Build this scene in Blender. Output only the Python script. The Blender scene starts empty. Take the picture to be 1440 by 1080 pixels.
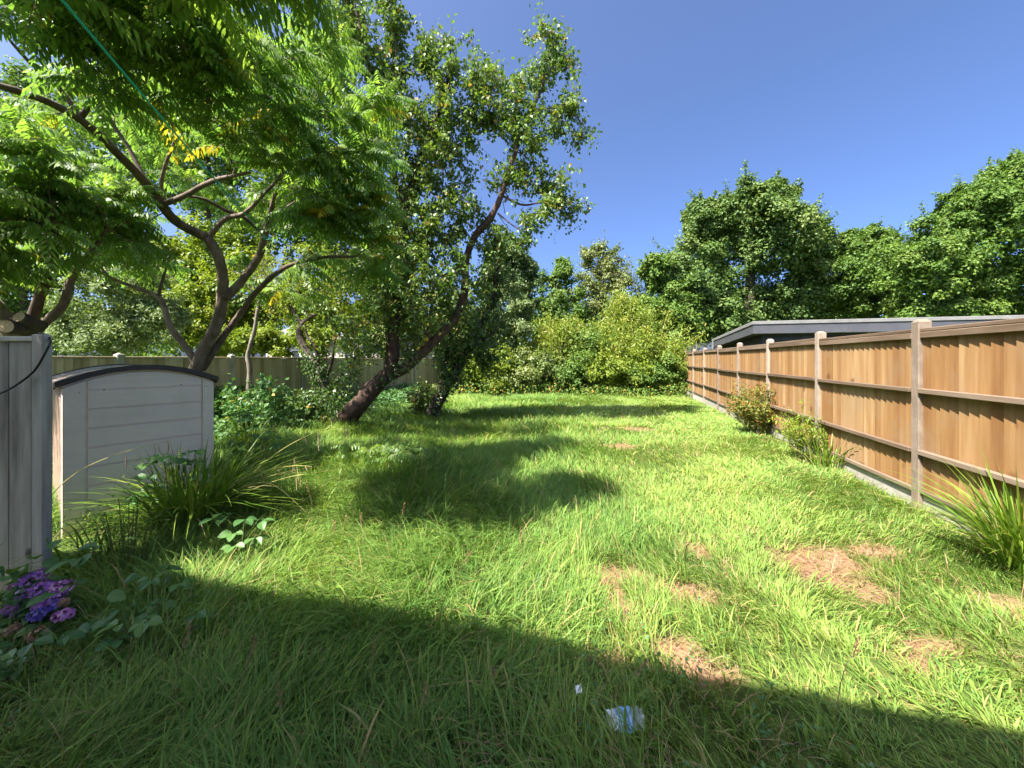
import bpy, bmesh, math, random
import numpy as np
from mathutils import Vector

# ------------------------------------------------------------------ camera, sky, sun, exposure
scene = bpy.context.scene
C = scene.collection
CAM_H = 1.5
cam = bpy.data.cameras.new('camera')
cam.sensor_width = 36.0
cam.lens = 13.5
cam.shift_y = -35.0 / 1440.0
cam.clip_start = 0.05
cam.clip_end = 2000.0
camo = bpy.data.objects.new('camera', cam)
C.objects.link(camo)
camo.location = (0, 0, CAM_H)
camo.rotation_euler = (math.radians(90), 0, 0)
scene.camera = camo

SUN_EL = math.radians(56)
SUN_TR = np.array([0.80, 0.60])                       # horizontal direction the light travels
w = bpy.data.worlds.new('World'); scene.world = w
w.use_nodes = True
nt = w.node_tree
for n in list(nt.nodes): nt.nodes.remove(n)
sky = nt.nodes.new('ShaderNodeTexSky'); sky.sky_type = 'NISHITA'
sky.sun_disc = False
sky.sun_elevation = SUN_EL
sky.sun_rotation = math.atan2(-SUN_TR[0], -SUN_TR[1])
sky.altitude = 1000; sky.air_density = 0.5; sky.dust_density = 8.0; sky.ozone_density = 10.0
bg = nt.nodes.new('ShaderNodeBackground'); bg.inputs[1].default_value = 0.05
wo = nt.nodes.new('ShaderNodeOutputWorld')
nt.links.new(sky.outputs[0], bg.inputs[0]); nt.links.new(bg.outputs[0], wo.inputs[0])

sl = bpy.data.lights.new('sun', 'SUN'); sl.energy = 2.15; sl.angle = math.radians(0.5)
sl.color = (1.0, 0.94, 0.84)
so = bpy.data.objects.new('sun', sl); C.objects.link(so)
so.location = (-8, -6, 15)
so.rotation_euler = Vector((SUN_TR[0]*math.cos(SUN_EL), SUN_TR[1]*math.cos(SUN_EL), -math.sin(SUN_EL))).to_track_quat('-Z', 'Y').to_euler()

scene.view_settings.view_transform = 'Standard'
scene.view_settings.look = 'None'
scene.view_settings.exposure = 3.15
scene.view_settings.gamma = 1.0
scene.render.engine = 'CYCLES'
scene.cycles.use_denoising = True
scene.cycles.max_bounces = 7
scene.cycles.diffuse_bounces = 4
scene.cycles.glossy_bounces = 2
scene.cycles.transmission_bounces = 5
scene.cycles.caustics_reflective = False
scene.cycles.caustics_refractive = False

# ------------------------------------------------------------------ small numeric helpers
FPX, CX, HY = 540.0, 720.0, 505.0
def P(px, py, Z):
    return np.array([(px-CX)/FPX*Z, Z, CAM_H-(py-HY)/FPX*Z])
def nrm(v):
    return v / np.maximum(np.linalg.norm(v, axis=-1, keepdims=True), 1e-9)
def hash2(ix, iy, seed):
    h = (ix.astype(np.int64)*374761393 + iy.astype(np.int64)*668265263 + seed*1442695041) & 0x7fffffff
    h = ((h ^ (h >> 13))*1274126177) & 0x7fffffff
    return ((h ^ (h >> 16)) & 0xffff)/65535.0
def vnoise(x, y, s, seed=0):
    x = np.asarray(x, float)*s + 1000.37; y = np.asarray(y, float)*s + 1000.71
    ix = np.floor(x); iy = np.floor(y); fx = x-ix; fy = y-iy
    fx = fx*fx*(3-2*fx); fy = fy*fy*(3-2*fy)
    a = hash2(ix, iy, seed); b = hash2(ix+1, iy, seed); c = hash2(ix, iy+1, seed); d = hash2(ix+1, iy+1, seed)
    return (a*(1-fx)+b*fx)*(1-fy) + (c*(1-fx)+d*fx)*fy
def fbm(x, y, s, seed=0):
    return .55*vnoise(x, y, s, seed)+.28*vnoise(x, y, s*2.1, seed+7)+.17*vnoise(x, y, s*4.3, seed+13)
def gz(x, y):
    x = np.asarray(x, float); y = np.asarray(y, float)
    fade = np.clip((60-np.hypot(x, y))/30, 0, 1)
    return fade*((vnoise(x, y, .35, 3)-.5)*.10 + (vnoise(x, y, .9, 5)-.5)*.06) + .07*np.exp(-((x+1.0)/1.2)**2-((y-4.0)/1.4)**2) - .17*np.exp(-((x+3.7)/.9)**2-((y-2.9)/.8)**2)

def link(name, V, F, mat, parent=None, attrs=None, smooth=False, off=None):
    """One mesh object. F: list of int arrays (n, k)."""
    V = np.asarray(V, np.float32)
    if off is not None: V = V - np.asarray(off, np.float32)
    me = bpy.data.meshes.new(name)
    F = [np.asarray(f, np.int32) for f in F if len(f)]
    me.vertices.add(len(V)); me.vertices.foreach_set('co', V.ravel())
    li = np.concatenate([f.ravel() for f in F])
    tot = np.concatenate([np.full(len(f), f.shape[1], np.int32) for f in F])
    st = np.concatenate([[0], np.cumsum(tot)[:-1]]).astype(np.int32)
    me.loops.add(len(li)); me.loops.foreach_set('vertex_index', li)
    me.polygons.add(len(tot)); me.polygons.foreach_set('loop_start', st); me.polygons.foreach_set('loop_total', tot)
    me.polygons.foreach_set('use_smooth', np.full(len(tot), bool(smooth)))
    if attrs:
        for k, a in attrs.items():
            at = me.attributes.new(k, 'FLOAT', 'POINT'); at.data.foreach_set('value', np.asarray(a, np.float32))
    me.update(calc_edges=True)
    if mat is not None:
        for m in (mat if isinstance(mat, list) else [mat]): me.materials.append(m)
    o = bpy.data.objects.new(name, me); C.objects.link(o)
    if parent is not None: o.parent = parent
    return o
def tag(o, label=None, cat=None, group=None, kind=None):
    if label: o['label'] = label
    if cat: o['category'] = cat
    if group: o['group'] = group
    if kind: o['kind'] = kind
    return o
def thing(name, label, cat, loc, rz=0.0, group=None):
    o = bpy.data.objects.new(name, None); C.objects.link(o)
    o.empty_display_size = .2
    o.location = tuple(float(v) for v in loc); o.rotation_euler = (0, 0, rz)
    return tag(o, label, cat, group)

class MB:
    """collects vertices and faces of one mesh; every piece may carry a random value"""
    def __init__(s): s.V = []; s.F = {}; s.n = 0; s.A = []; s.B = []
    def add(s, V, F, a=0.0, b=0.0):
        V = np.asarray(V, float); s.V.append(V)
        for f in F:
            f = np.asarray(f, int)
            if len(f): s.F.setdefault(f.shape[1], []).append(f+s.n)
        s.n += len(V)
        s.A.append(np.broadcast_to(np.asarray(a, float), (len(V),))); s.B.append(np.broadcast_to(np.asarray(b, float), (len(V),)))
    def build(s, name, mat, parent=None, smooth=False, off=None):
        F = [np.concatenate(v) for v in s.F.values()]
        return link(name, np.concatenate(s.V), F, mat, parent, {'rnd': np.concatenate(s.A), 'dry': np.concatenate(s.B)}, smooth, off)

_boxcache = {}
def box(mb, x0, x1, y0, y1, z0, z1, bev=0.004, a=0.0, skew=None):
    bm = bmesh.new(); bmesh.ops.create_cube(bm, size=1.0)
    for v in bm.verts:
        v.co = ((x0+x1)/2+v.co.x*(x1-x0), (y0+y1)/2+v.co.y*(y1-y0), (z0+z1)/2+v.co.z*(z1-z0))
    if bev: bmesh.ops.bevel(bm, geom=list(bm.edges), offset=bev, segments=1, affect='EDGES')
    bm.verts.index_update()
    V = np.array([v.co[:] for v in bm.verts])
    fs = {}
    for f in bm.faces: fs.setdefault(len(f.verts), []).append([v.index for v in f.verts])
    bm.free()
    if skew is not None: V = skew(V)
    mb.add(V, [np.array(f) for f in fs.values()], a)

def smooth_path(pts, rad, step=.08):
    pts = np.asarray(pts, float); rad = np.asarray(rad, float)
    out = []; ro = []
    n = len(pts)
    for i in range(n-1):
        p0 = pts[max(i-1, 0)]; p1 = pts[i]; p2 = pts[i+1]; p3 = pts[min(i+2, n-1)]
        k = max(2, int(np.linalg.norm(p2-p1)/step))
        for j in range(k):
            t = j/k
            out.append(.5*((2*p1)+(-p0+p2)*t+(2*p0-5*p1+4*p2-p3)*t*t+(-p0+3*p1-3*p2+p3)*t**3))
            ro.append(rad[i]*(1-t)+rad[i+1]*t)
    out.append(pts[-1]); ro.append(rad[-1])
    return np.array(out), np.array(ro)
def tube(mb, pts, rad, sides=6, bump=0.0, rng=None, a=0.0, cap=True):
    pts = np.asarray(pts, float); n = len(pts); rad = np.broadcast_to(np.asarray(rad, float), (n,))
    t = nrm(np.gradient(pts, axis=0))
    u = np.cross(t[0], [0.31, 0.27, .91]); u = u/np.linalg.norm(u)
    V = np.zeros((n, sides, 3)); ang = np.arange(sides)*2*np.pi/sides
    for i in range(n):
        u = u - t[i]*np.dot(u, t[i]); u = u/np.linalg.norm(u); v = np.cross(t[i], u)
        r = rad[i]
        rr = r*np.ones(sides)
        if bump and rng is not None: rr = r*(1+rng.uniform(-bump, bump, sides))
        V[i] = pts[i]+np.outer(np.cos(ang)*rr, u)+np.outer(np.sin(ang)*rr, v)
    idx = np.arange(n*sides).reshape(n, sides); nx = np.roll(idx, -1, 1)
    F = np.stack([idx[:-1], nx[:-1], nx[1:], idx[1:]], -1).reshape(-1, 4)
    fs = [F]
    if cap: fs += [idx[-1][None], idx[0][::-1][None]]
    mb.add(V.reshape(-1, 3), fs, a)

# ------------------------------------------------------------------ leaf templates
T_FOLD = (np.array([[0, 0, 0], [.45, .5, .12], [1, 0, 0], [.45, -.5, .12]]), [np.array([[0, 2, 1], [0, 3, 2]])])
T_LANCE = (np.array([[0, 0, 0], [.3, .5, .08], [.3, -.5, .08], [.68, .36, .05], [.68, -.36, .05], [1, 0, 0]]),
           [np.array([[0, 2, 1], [3, 4, 5]]), np.array([[1, 2, 4, 3]])])
_ov = [(.10, .22), (.28, .43), (.50, .50), (.72, .38), (.88, .20)]
T_OVAL = (np.array([[0, 0, 0]]+[p for u, v in _ov for p in ([u, v, .13*v*2-.10*u*u], [u, 0, -.10*u*u], [u, -v, .13*v*2-.10*u*u])]+[[1, 0, -.10]]),
          [np.array([[0, 2, 1], [0, 3, 2], [13, 14, 16], [14, 15, 16]]),
           np.array([q for k in range(4) for q in ([1+3*k, 2+3*k, 5+3*k, 4+3*k], [2+3*k, 3+3*k, 6+3*k, 5+3*k])])])
def leaves(mb, o, a, n, L, W, tmpl=T_FOLD, droop=0.0, rnd=None, dry=0.0, rng=None):
    o = np.asarray(o, float); N = len(o)
    if N == 0: return
    a = nrm(a); s = nrm(np.cross(a, n)); n2 = np.cross(s, a)
    L = np.broadcast_to(np.asarray(L, float), (N,)); W = np.broadcast_to(np.asarray(W, float), (N,)); droop = np.broadcast_to(np.asarray(droop, float), (N,))
    T, F = tmpl; K = len(T)
    u = T[:, 0][None, :, None]; v = T[:, 1][None, :, None]; h = T[:, 2][None, :, None]
    V = o[:, None]+a[:, None]*(u*L[:, None, None])+s[:, None]*(v*W[:, None, None])+n2[:, None]*(h*W[:, None, None])
    V[:, :, 2] -= (droop*L)[:, None]*(T[:, 0]**2)[None]
    base = (np.arange(N)*K)
    fs = [(f[None]+base[:, None, None]).reshape(-1, f.shape[1]) for f in F]
    if rnd is None: rnd = rng.random(N)
    rnd = np.repeat(np.broadcast_to(np.asarray(rnd, float), (N,)), K); dry = np.repeat(np.broadcast_to(np.asarray(dry, float), (N,)), K)
    mb.add(V.reshape(-1, 3), fs, rnd, dry)

# ------------------------------------------------------------------ materials
def newmat(name):
    m = bpy.data.materials.new(name); m.use_nodes = True
    t = m.node_tree
    for n in list(t.nodes): t.nodes.remove(n)
    return m, t, t.nodes.new('ShaderNodeOutputMaterial')
def N(t, typ, **kw):
    n = t.nodes.new(typ)
    for k, v in kw.items():
        if k.startswith('_'): setattr(n, k[1:], v)
        else: n.inputs[k.replace('__', ' ')].default_value = v
    return n
def ramp(t, fac, stops):
    r = t.nodes.new('ShaderNodeValToRGB'); e = r.color_ramp.elements
    while len(e) < len(stops): e.new(0.5)
    for i, (p, c) in enumerate(stops):
        e[i].position = p; e[i].color = (*c, 1)
    t.links.new(fac, r.inputs[0]); return r.outputs[0]
def mixc(t, fac, a, b, mode='MIX'):
    m = t.nodes.new('ShaderNodeMix'); m.data_type = 'RGBA'; m.blend_type = mode
    if isinstance(fac, float): m.inputs[0].default_value = fac
    else: t.links.new(fac, m.inputs[0])
    for i, c in ((6, a), (7, b)):
        if isinstance(c, tuple): m.inputs[i].default_value = (*c, 1)
        else: t.links.new(c, m.inputs[i])
    return m.outputs[2]
def math_(t, op, a, b=None):
    m = t.nodes.new('ShaderNodeMath'); m.operation = op
    for i, c in enumerate((a, b)):
        if c is None: continue
        if isinstance(c, (int, float)): m.inputs[i].default_value = c
        else: t.links.new(c, m.inputs[i])
    return m.outputs[0]
def leafmat(name, stops, dryc=(.45, .28, .05), transl=.38, rough=.45, spec=.35, tcol=(1.25, 1.25, .55), nscale=1.2):
    m, t, out = newmat(name)
    at = N(t, 'ShaderNodeAttribute', _attribute_name='rnd')
    tc = N(t, 'ShaderNodeTexCoord')
    nz = N(t, 'ShaderNodeTexNoise', Scale=nscale, Detail=2.0)
    t.links.new(tc.outputs['Object'], nz.inputs['Vector'])
    f = math_(t, 'ADD', math_(t, 'MULTIPLY', at.outputs['Fac'], .62), math_(t, 'MULTIPLY', nz.outputs[0], .42))
    col = ramp(t, f, stops)
    dr = N(t, 'ShaderNodeAttribute', _attribute_name='dry')
    col = mixc(t, dr.outputs['Fac'], col, dryc)
    p = N(t, 'ShaderNodeBsdfPrincipled', Roughness=rough); p.inputs['Specular IOR Level'].default_value = spec
    t.links.new(col, p.inputs['Base Color'])
    tr = N(t, 'ShaderNodeBsdfTranslucent')
    t.links.new(mixc(t, 1.0, col, tcol, 'MULTIPLY'), tr.inputs[0])
    mx = N(t, 'ShaderNodeMixShader', Fac=transl)
    t.links.new(p.outputs[0], mx.inputs[1]); t.links.new(tr.outputs[0], mx.inputs[2]); t.links.new(mx.outputs[0], out.inputs[0])
    return m
def surf(name, cols, scale=(4, 4, 4), rough=.8, bump=.2, detail=6.0, attr=True, spec=.3, bscale=None, spots=None, stain=None):
    """Noise-coloured surface; a piece's own random value shifts it along the ramp and through the noise."""
    m, t, out = newmat(name)
    tc = N(t, 'ShaderNodeTexCoord'); mp = N(t, 'ShaderNodeMapping')
    mp.inputs['Scale'].default_value = scale
    t.links.new(tc.outputs['Object'], mp.inputs[0])
    at = N(t, 'ShaderNodeAttribute', _attribute_name='rnd')
    cb = N(t, 'ShaderNodeCombineXYZ')
    k = math_(t, 'MULTIPLY', at.outputs['Fac'], 37.0)
    for i in range(3): t.links.new(k, cb.inputs[i])
    ad = t.nodes.new('ShaderNodeVectorMath'); ad.operation = 'ADD'
    t.links.new(mp.outputs[0], ad.inputs[0]); t.links.new(cb.outputs[0], ad.inputs[1])
    nz = N(t, 'ShaderNodeTexNoise', Scale=1.0, Detail=detail, Roughness=.62)
    t.links.new(ad.outputs[0], nz.inputs['Vector'])
    f = nz.outputs[0]
    if attr: f = math_(t, 'ADD', f, math_(t, 'MULTIPLY', math_(t, 'SUBTRACT', at.outputs['Fac'], .5), .42))
    col = ramp(t, f, cols)
    if spots:
        sc, thr, sp = spots
        mp2 = N(t, 'ShaderNodeMapping'); mp2.inputs['Scale'].default_value = sc
        t.links.new(ad.outputs[0], mp2.inputs[0])
        t.links.new(tc.outputs['Object'], mp2.inputs[0])
        wob = N(t, 'ShaderNodeTexNoise', Scale=6.0); t.links.new(tc.outputs['Object'], wob.inputs['Vector'])
        vo = N(t, 'ShaderNodeTexVoronoi', Scale=1.0); t.links.new(mp2.outputs[0], vo.inputs['Vector'])
        d = math_(t, 'ADD', vo.outputs['Distance'], math_(t, 'MULTIPLY', math_(t, 'SUBTRACT', wob.outputs[0], .5), .12))
        ff = ramp(t, d, [(0, (.9, .9, .9)), (thr*.6, (.75, .75, .75)), (thr, (0, 0, 0))])
        col = mixc(t, ff, col, sp)
    if stain:
        sn = N(t, 'ShaderNodeTexNoise', Scale=stain[0], Detail=5.0, Roughness=.6); t.links.new(ad.outputs[0], sn.inputs['Vector']) if stain[0] < 0 else t.links.new(tc.outputs['Object'], sn.inputs['Vector'])
        col = mixc(t, ramp(t, sn.outputs[0], [(.46, (0, 0, 0)), (.72, (stain[2],)*3)]), col, stain[1])
    p = N(t, 'ShaderNodeBsdfPrincipled', Roughness=rough); p.inputs['Specular IOR Level'].default_value = spec
    t.links.new(col, p.inputs['Base Color'])
    if bump:
        b = N(t, 'ShaderNodeBump', Strength=bump, Distance=.01)
        src = nz.outputs[0]
        if bscale:
            n2 = N(t, 'ShaderNodeTexNoise', Scale=bscale, Detail=4.0); t.links.new(mp.outputs[0], n2.inputs['Vector']); src = n2.outputs[0]
        t.links.new(src, b.inputs['Height']); t.links.new(b.outputs[0], p.inputs['Normal'])
    t.links.new(p.outputs[0], out.inputs[0])
    return m

M = {}
M['grass'] = leafmat('grass_blades', [(0, (.055, .135, .034)), (.35, (.12, .23, .048)), (.65, (.205, .31, .058)), (1, (.33, .385, .09))],
                     dryc=(.46, .33, .15), transl=.34, rough=.5, spec=.2, nscale=.5)
M['straw'] = leafmat('straw_blades', [(0, (.23, .125, .07)), (.5, (.34, .21, .12)), (1, (.45, .32, .20))], transl=.2, rough=.6, spec=.2)
M['sumac'] = leafmat('sumac_leaf', [(0, (.065, .145, .05)), (.4, (.13, .235, .06)), (.72, (.205, .31, .065)), (1, (.31, .38, .085))], dryc=(.55, .38, .03), transl=.55, rough=.42, spec=.4, tcol=(1.3, 1.35, .6))
M['pear'] = leafmat('pear_leaf', [(0, (.055, .115, .028)), (.5, (.115, .195, .042)), (.8, (.185, .25, .055)), (1, (.29, .31, .075))], dryc=(.40, .23, .07), transl=.36, rough=.42, spec=.4, tcol=(1.3, 1.3, .45))
M['ivy'] = leafmat('ivy_leaf', [(0, (.04, .085, .022)), (.5, (.08, .15, .035)), (1, (.17, .23, .055))], transl=.25, rough=.35, spec=.5)
M['lime'] = leafmat('yellow_green_leaf', [(0, (.09, .15, .018)), (.5, (.18, .25, .025)), (1, (.30, .33, .045))], dryc=(.4, .25, .03), transl=.42, spec=.3)
M['bamboo'] = leafmat('bamboo_leaf', [(0, (.12, .185, .025)), (.5, (.20, .27, .035)), (1, (.33, .36, .07))], dryc=(.5, .38, .1), transl=.4, spec=.3)
M['maple'] = leafmat('maple_leaf', [(0, (.05, .095, .025)), (.5, (.105, .175, .042)), (1, (.20, .25, .07))], transl=.28, rough=.5, spec=.2)
M['ash'] = leafmat('light_green_leaf', [(0, (.05, .11, .022)), (.5, (.11, .19, .034)), (1, (.20, .26, .055))], transl=.34, rough=.5, spec=.2)
M['hazel'] = leafmat('olive_leaf', [(0, (.08, .12, .03)), (.5, (.155, .195, .055)), (1, (.25, .25, .09))], dryc=(.32, .20, .07), transl=.3, spec=.3)
M['pale'] = leafmat('pale_green_leaf', [(0, (.09, .145, .045)), (.5, (.17, .235, .085)), (1, (.27, .32, .14))], transl=.35, spec=.3)
M['dark'] = leafmat('dark_green_leaf', [(0, (.035, .07, .022)), (.5, (.075, .125, .033)), (1, (.14, .19, .05))], transl=.15, spec=.35)
M['hedge'] = leafmat('bramble_hedge_leaf', [(0, (.06, .105, .022)), (.5, (.13, .185, .04)), (1, (.26, .28, .08))], dryc=(.3, .17, .07), transl=.3, rough=.4, spec=.4)
M['bramble'] = leafmat('bramble_leaf', [(0, (.045, .12, .035)), (.5, (.08, .18, .05)), (1, (.15, .25, .06))], transl=.3, rough=.42, spec=.35)
M['sedge'] = leafmat('sedge_blade', [(0, (.05, .12, .018)), (.5, (.12, .22, .026)), (1, (.26, .33, .045))], dryc=(.42, .33, .15), transl=.32, rough=.42, spec=.3)
M['redtip'] = leafmat('red_tipped_leaf', [(0, (.06, .10, .02)), (.55, (.15, .17, .03)), (1, (.26, .22, .05))], dryc=(.38, .12, .04), transl=.35, spec=.3)
M['petal_v'] = leafmat('violet_petal', [(0, (.22, .07, .34)), (.5, (.46, .18, .56)), (1, (.70, .44, .72))], transl=.3, rough=.6, spec=.1, tcol=(1, 1, 1))
M['petal_p'] = leafmat('pink_petal', [(0, (.36, .05, .30)), (.5, (.62, .24, .54)), (1, (.80, .52, .72))], transl=.3, rough=.6, spec=.1, tcol=(1, 1, 1))
M['petal_b'] = leafmat('blue_petal', [(0, (.09, .06, .36)), (.5, (.2, .14, .52)), (1, (.42, .32, .66))], transl=.3, rough=.6, spec=.1, tcol=(1, 1, 1))
M['petal_d'] = leafmat('withered_petal', [(0, (.28, .15, .08)), (.5, (.42, .26, .15)), (1, (.58, .42, .28))], transl=.2, rough=.7, spec=.1, tcol=(1, 1, 1))
M['stem'] = surf('green_stem', [(.2, (.06, .10, .02)), (.8, (.16, .17, .05))], (20, 20, 20), bump=0)
M['catkin'] = surf('catkin', [(.2, (.30, .17, .10)), (.8, (.62, .42, .28))], (40, 40, 40), bump=.3)
M['stalk'] = surf('dry_stalk', [(.2, (.30, .30, .08)), (.8, (.55, .47, .17))], (20, 20, 20), bump=0)
M['bark'] = surf('sumac_bark', [(.25, (.07, .048, .034)), (.5, (.13, .095, .068)), (.75, (.24, .185, .14))], (13, 13, 5), rough=.9, bump=1.0)
M['pearbark'] = surf('pear_bark', [(.25, (.05, .029, .021)), (.5, (.11, .067, .049)), (.75, (.21, .145, .108))], (14, 14, 6), rough=.9, bump=.8)
M['darkbark'] = surf('dark_bark', [(.3, (.03, .024, .018)), (.7, (.11, .085, .065))], (10, 10, 4), rough=.9, bump=.7)
M['palebark'] = surf('pale_bark', [(.3, (.12, .096, .072)), (.7, (.26, .22, .175))], (8, 8, 3), rough=.85, bump=.4)
M['lichen'] = surf('yellow_lichen', [(.3, (.40, .26, .03)), (.7, (.62, .45, .05))], (30, 30, 30), rough=.95, bump=.6)
M['cutwood'] = surf('cut_wood', [(.3, (.30, .21, .13)), (.7, (.50, .38, .26))], (25, 25, 25), rough=.9, bump=.3)
M['featheredge'] = surf('orange_fence_board', [(.14, (.15, .070, .024)), (.38, (.20, .103, .038)), (.58, (.25, .14, .056)), (.76, (.30, .19, .09)), (.94, (.39, .285, .175))], (14, 5, .8), rough=.75, bump=.35, spots=((3.2, .5, 2.6), .17, (.085, .03, .009)), stain=(1.7, (.21, .145, .085), .6))
M['rail'] = surf('weathered_rail', [(.25, (.085, .054, .033)), (.5, (.14, .095, .062)), (.8, (.205, .15, .108))], (1.5, 12, 12), rough=.8, bump=.3)
M['post_conc'] = surf('concrete_post', [(.25, (.18, .135, .10)), (.5, (.25, .195, .15)), (.8, (.34, .28, .225))], (14, 14, 7), rough=.9, bump=.35)
M['gravelboard'] = surf('concrete_board', [(.25, (.28, .255, .215)), (.5, (.36, .335, .29)), (.8, (.45, .42, .375))], (9, 9, 9), rough=.9, bump=.3)
M['oldboard'] = surf('old_mossy_board', [(.2, (.22, .17, .085)), (.42, (.35, .275, .155)), (.65, (.44, .355, .22)), (.85, (.52, .43, .29))], (9, 5, .7), rough=.85, bump=.25)
M['oldpost'] = surf('old_concrete_post', [(.25, (.22, .215, .16)), (.8, (.42, .40, .33))], (9, 9, 4), rough=.9, bump=.3)
M['greywood'] = surf('grey_timber', [(.2, (.18, .15, .125)), (.42, (.38, .335, .29)), (.62, (.52, .465, .41)), (.85, (.66, .61, .54))], (9, 9, .9), rough=.85, bump=.45, spots=((4.0, 4.0, 3.2), .13, (.06, .05, .04)))
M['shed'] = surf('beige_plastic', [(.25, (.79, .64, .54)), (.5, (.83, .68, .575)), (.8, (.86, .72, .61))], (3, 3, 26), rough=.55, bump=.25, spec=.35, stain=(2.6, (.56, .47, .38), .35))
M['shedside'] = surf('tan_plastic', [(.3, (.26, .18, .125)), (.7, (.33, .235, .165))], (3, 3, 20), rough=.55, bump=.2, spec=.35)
M['shedroof'] = surf('roof_plastic', [(.25, (.35, .30, .255)), (.6, (.46, .40, .35)), (.85, (.56, .5, .45))], (5, 5, 5), rough=.6, bump=.2)
M['brown'] = surf('dark_brown_plastic', [(.3, (.030, .022, .020)), (.75, (.060, .046, .042))], (12, 12, 12), rough=.5, bump=.2, spec=.4)
M['black'] = surf('black_rubber', [(.3, (.012, .012, .013)), (.8, (.03, .03, .032))], (20, 20, 20), rough=.5, bump=0)
M['cord'] = surf('turquoise_cord', [(.3, (.01, .42, .30)), (.8, (.03, .62, .46))], (30, 30, 30), rough=.5, bump=0)
M['fascia'] = surf('grey_fascia', [(.3, (.06, .06, .07)), (.8, (.09, .09, .102))], (3, 3, 3), rough=.5, bump=.03, spec=.4)
M['roofedge'] = surf('roof_edge_trim', [(.3, (.15, .145, .14)), (.8, (.22, .215, .205))], (4, 4, 4), rough=.55, bump=.05)
M['cladding'] = surf('charcoal_cladding', [(.3, (.045, .045, .052)), (.8, (.085, .085, .095))], (3, 3, 9), rough=.6, bump=.1)
M['felt'] = surf('roof_membrane', [(.3, (.10, .10, .11)), (.8, (.17, .17, .18))], (2, 2, 2), rough=.9, bump=.1)
M['whitewall'] = surf('white_bounce_render', [(.3, (.74, .72, .68)), (.8, (.84, .82, .79))], (6, 6, 6), rough=.9, bump=.3)  # unseen house walls, made white to bounce light into the shaded foreground
M['rooftile'] = surf('roof_tile', [(.3, (.13, .06, .04)), (.8, (.26, .13, .09))], (5, 5, 5), rough=.85, bump=.4)
M['render'] = surf('pale_render', [(.3, (.34, .31, .29)), (.8, (.44, .40, .38))], (3, 3, 3), rough=.9, bump=.1)
M['white'] = surf('white_frame', [(.3, (.72, .72, .71)), (.8, (.82, .82, .81))], (3, 3, 3), rough=.45, bump=0)
M['wire'] = surf('dark_wire', [(.3, (.10, .10, .10)), (.8, (.2, .2, .2))], (9, 9, 9), rough=.5, bump=0)
def glassmat():
    m, t, out = newmat('window_glass')
    p = N(t, 'ShaderNodeBsdfPrincipled', Roughness=.04); p.inputs['Base Color'].default_value = (.03, .035, .04, 1)
    t.links.new(p.outputs[0], out.inputs[0]); return m
M['glass'] = glassmat()
def wrapmat():
    m, t, out = newmat('blue_plastic_wrapper')
    tc = N(t, 'ShaderNodeTexCoord'); nz = N(t, 'ShaderNodeTexNoise', Scale=26.0, Detail=4.0)
    t.links.new(tc.outputs['Object'], nz.inputs['Vector'])
    col = ramp(t, nz.outputs[0], [(.3, (.10, .30, .60)), (.52, (.26, .50, .78)), (.66, (.78, .84, .90)), (.8, (.3, .55, .80))])
    p = N(t, 'ShaderNodeBsdfPrincipled', Roughness=.22); t.links.new(col, p.inputs['Base Color'])
    t.links.new(p.outputs[0], out.inputs[0]); return m
M['wrap'] = wrapmat()
def clearmat():
    m, t, out = newmat('clear_film')
    p = N(t, 'ShaderNodeBsdfPrincipled', Roughness=.15); p.inputs['Base Color'].default_value = (.75, .8, .82, 1)
    tr = N(t, 'ShaderNodeBsdfTransparent'); mx = N(t, 'ShaderNodeMixShader', Fac=.35)
    t.links.new(tr.outputs[0], mx.inputs[1]); t.links.new(p.outputs[0], mx.inputs[2]); t.links.new(mx.outputs[0], out.inputs[0]); return m
M['film'] = clearmat()

# ------------------------------------------------------------------ the lawn and its grass
PATCH = []                                            # bare straw patches: x, y, half-length x, half-length y
for px, py, hw, hh in [(1130, 780, 44, 15), (1185, 797, 46, 17), (1150, 810, 40, 14), (885, 812, 34, 14), (866, 845, 26, 24), (950, 915, 36, 14), (1000, 945, 32, 16),
                       (975, 832, 28, 9), (1318, 908, 46, 17), (1290, 928, 40, 12), (1402, 852, 34, 15), (1240, 775, 34, 8), (1230, 835, 40, 12), (855, 930, 26, 12),
                       (785, 918, 16, 8), (980, 770, 22, 6), (1065, 745, 24, 5), (865, 633, 34, 4), (1440, 925, 30, 14), (890, 605, 34, 3), (590, 935, 14, 7)]:
    Z = CAM_H*FPX/(py-HY)
    PATCH.append(((px-CX)/FPX*Z, Z, hw/FPX*Z, CAM_H*FPX*hh/(py-HY)**2*1.05))
def patch(x, y):
    x = np.asarray(x, float); y = np.asarray(y, float)
    m = np.zeros(np.broadcast(x, y).shape)
    wob = (fbm(x, y, 3.4, 21)-.5)*2.3+(vnoise(x, y, 13., 25)-.5)*.7
    for (a, b, hx, hy) in PATCH:
        d = np.sqrt(((x-a)/hx)**2+((y-b)/hy)**2)+wob
        m = np.maximum(m, np.clip((1.25-d)/.5, 0, 1))
    return m
SL = .2766
def xl(y): return -8.04+SL*y                           # line of the old fence
def xr(y): return 2.95+SL*y                            # line of the orange fence

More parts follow.
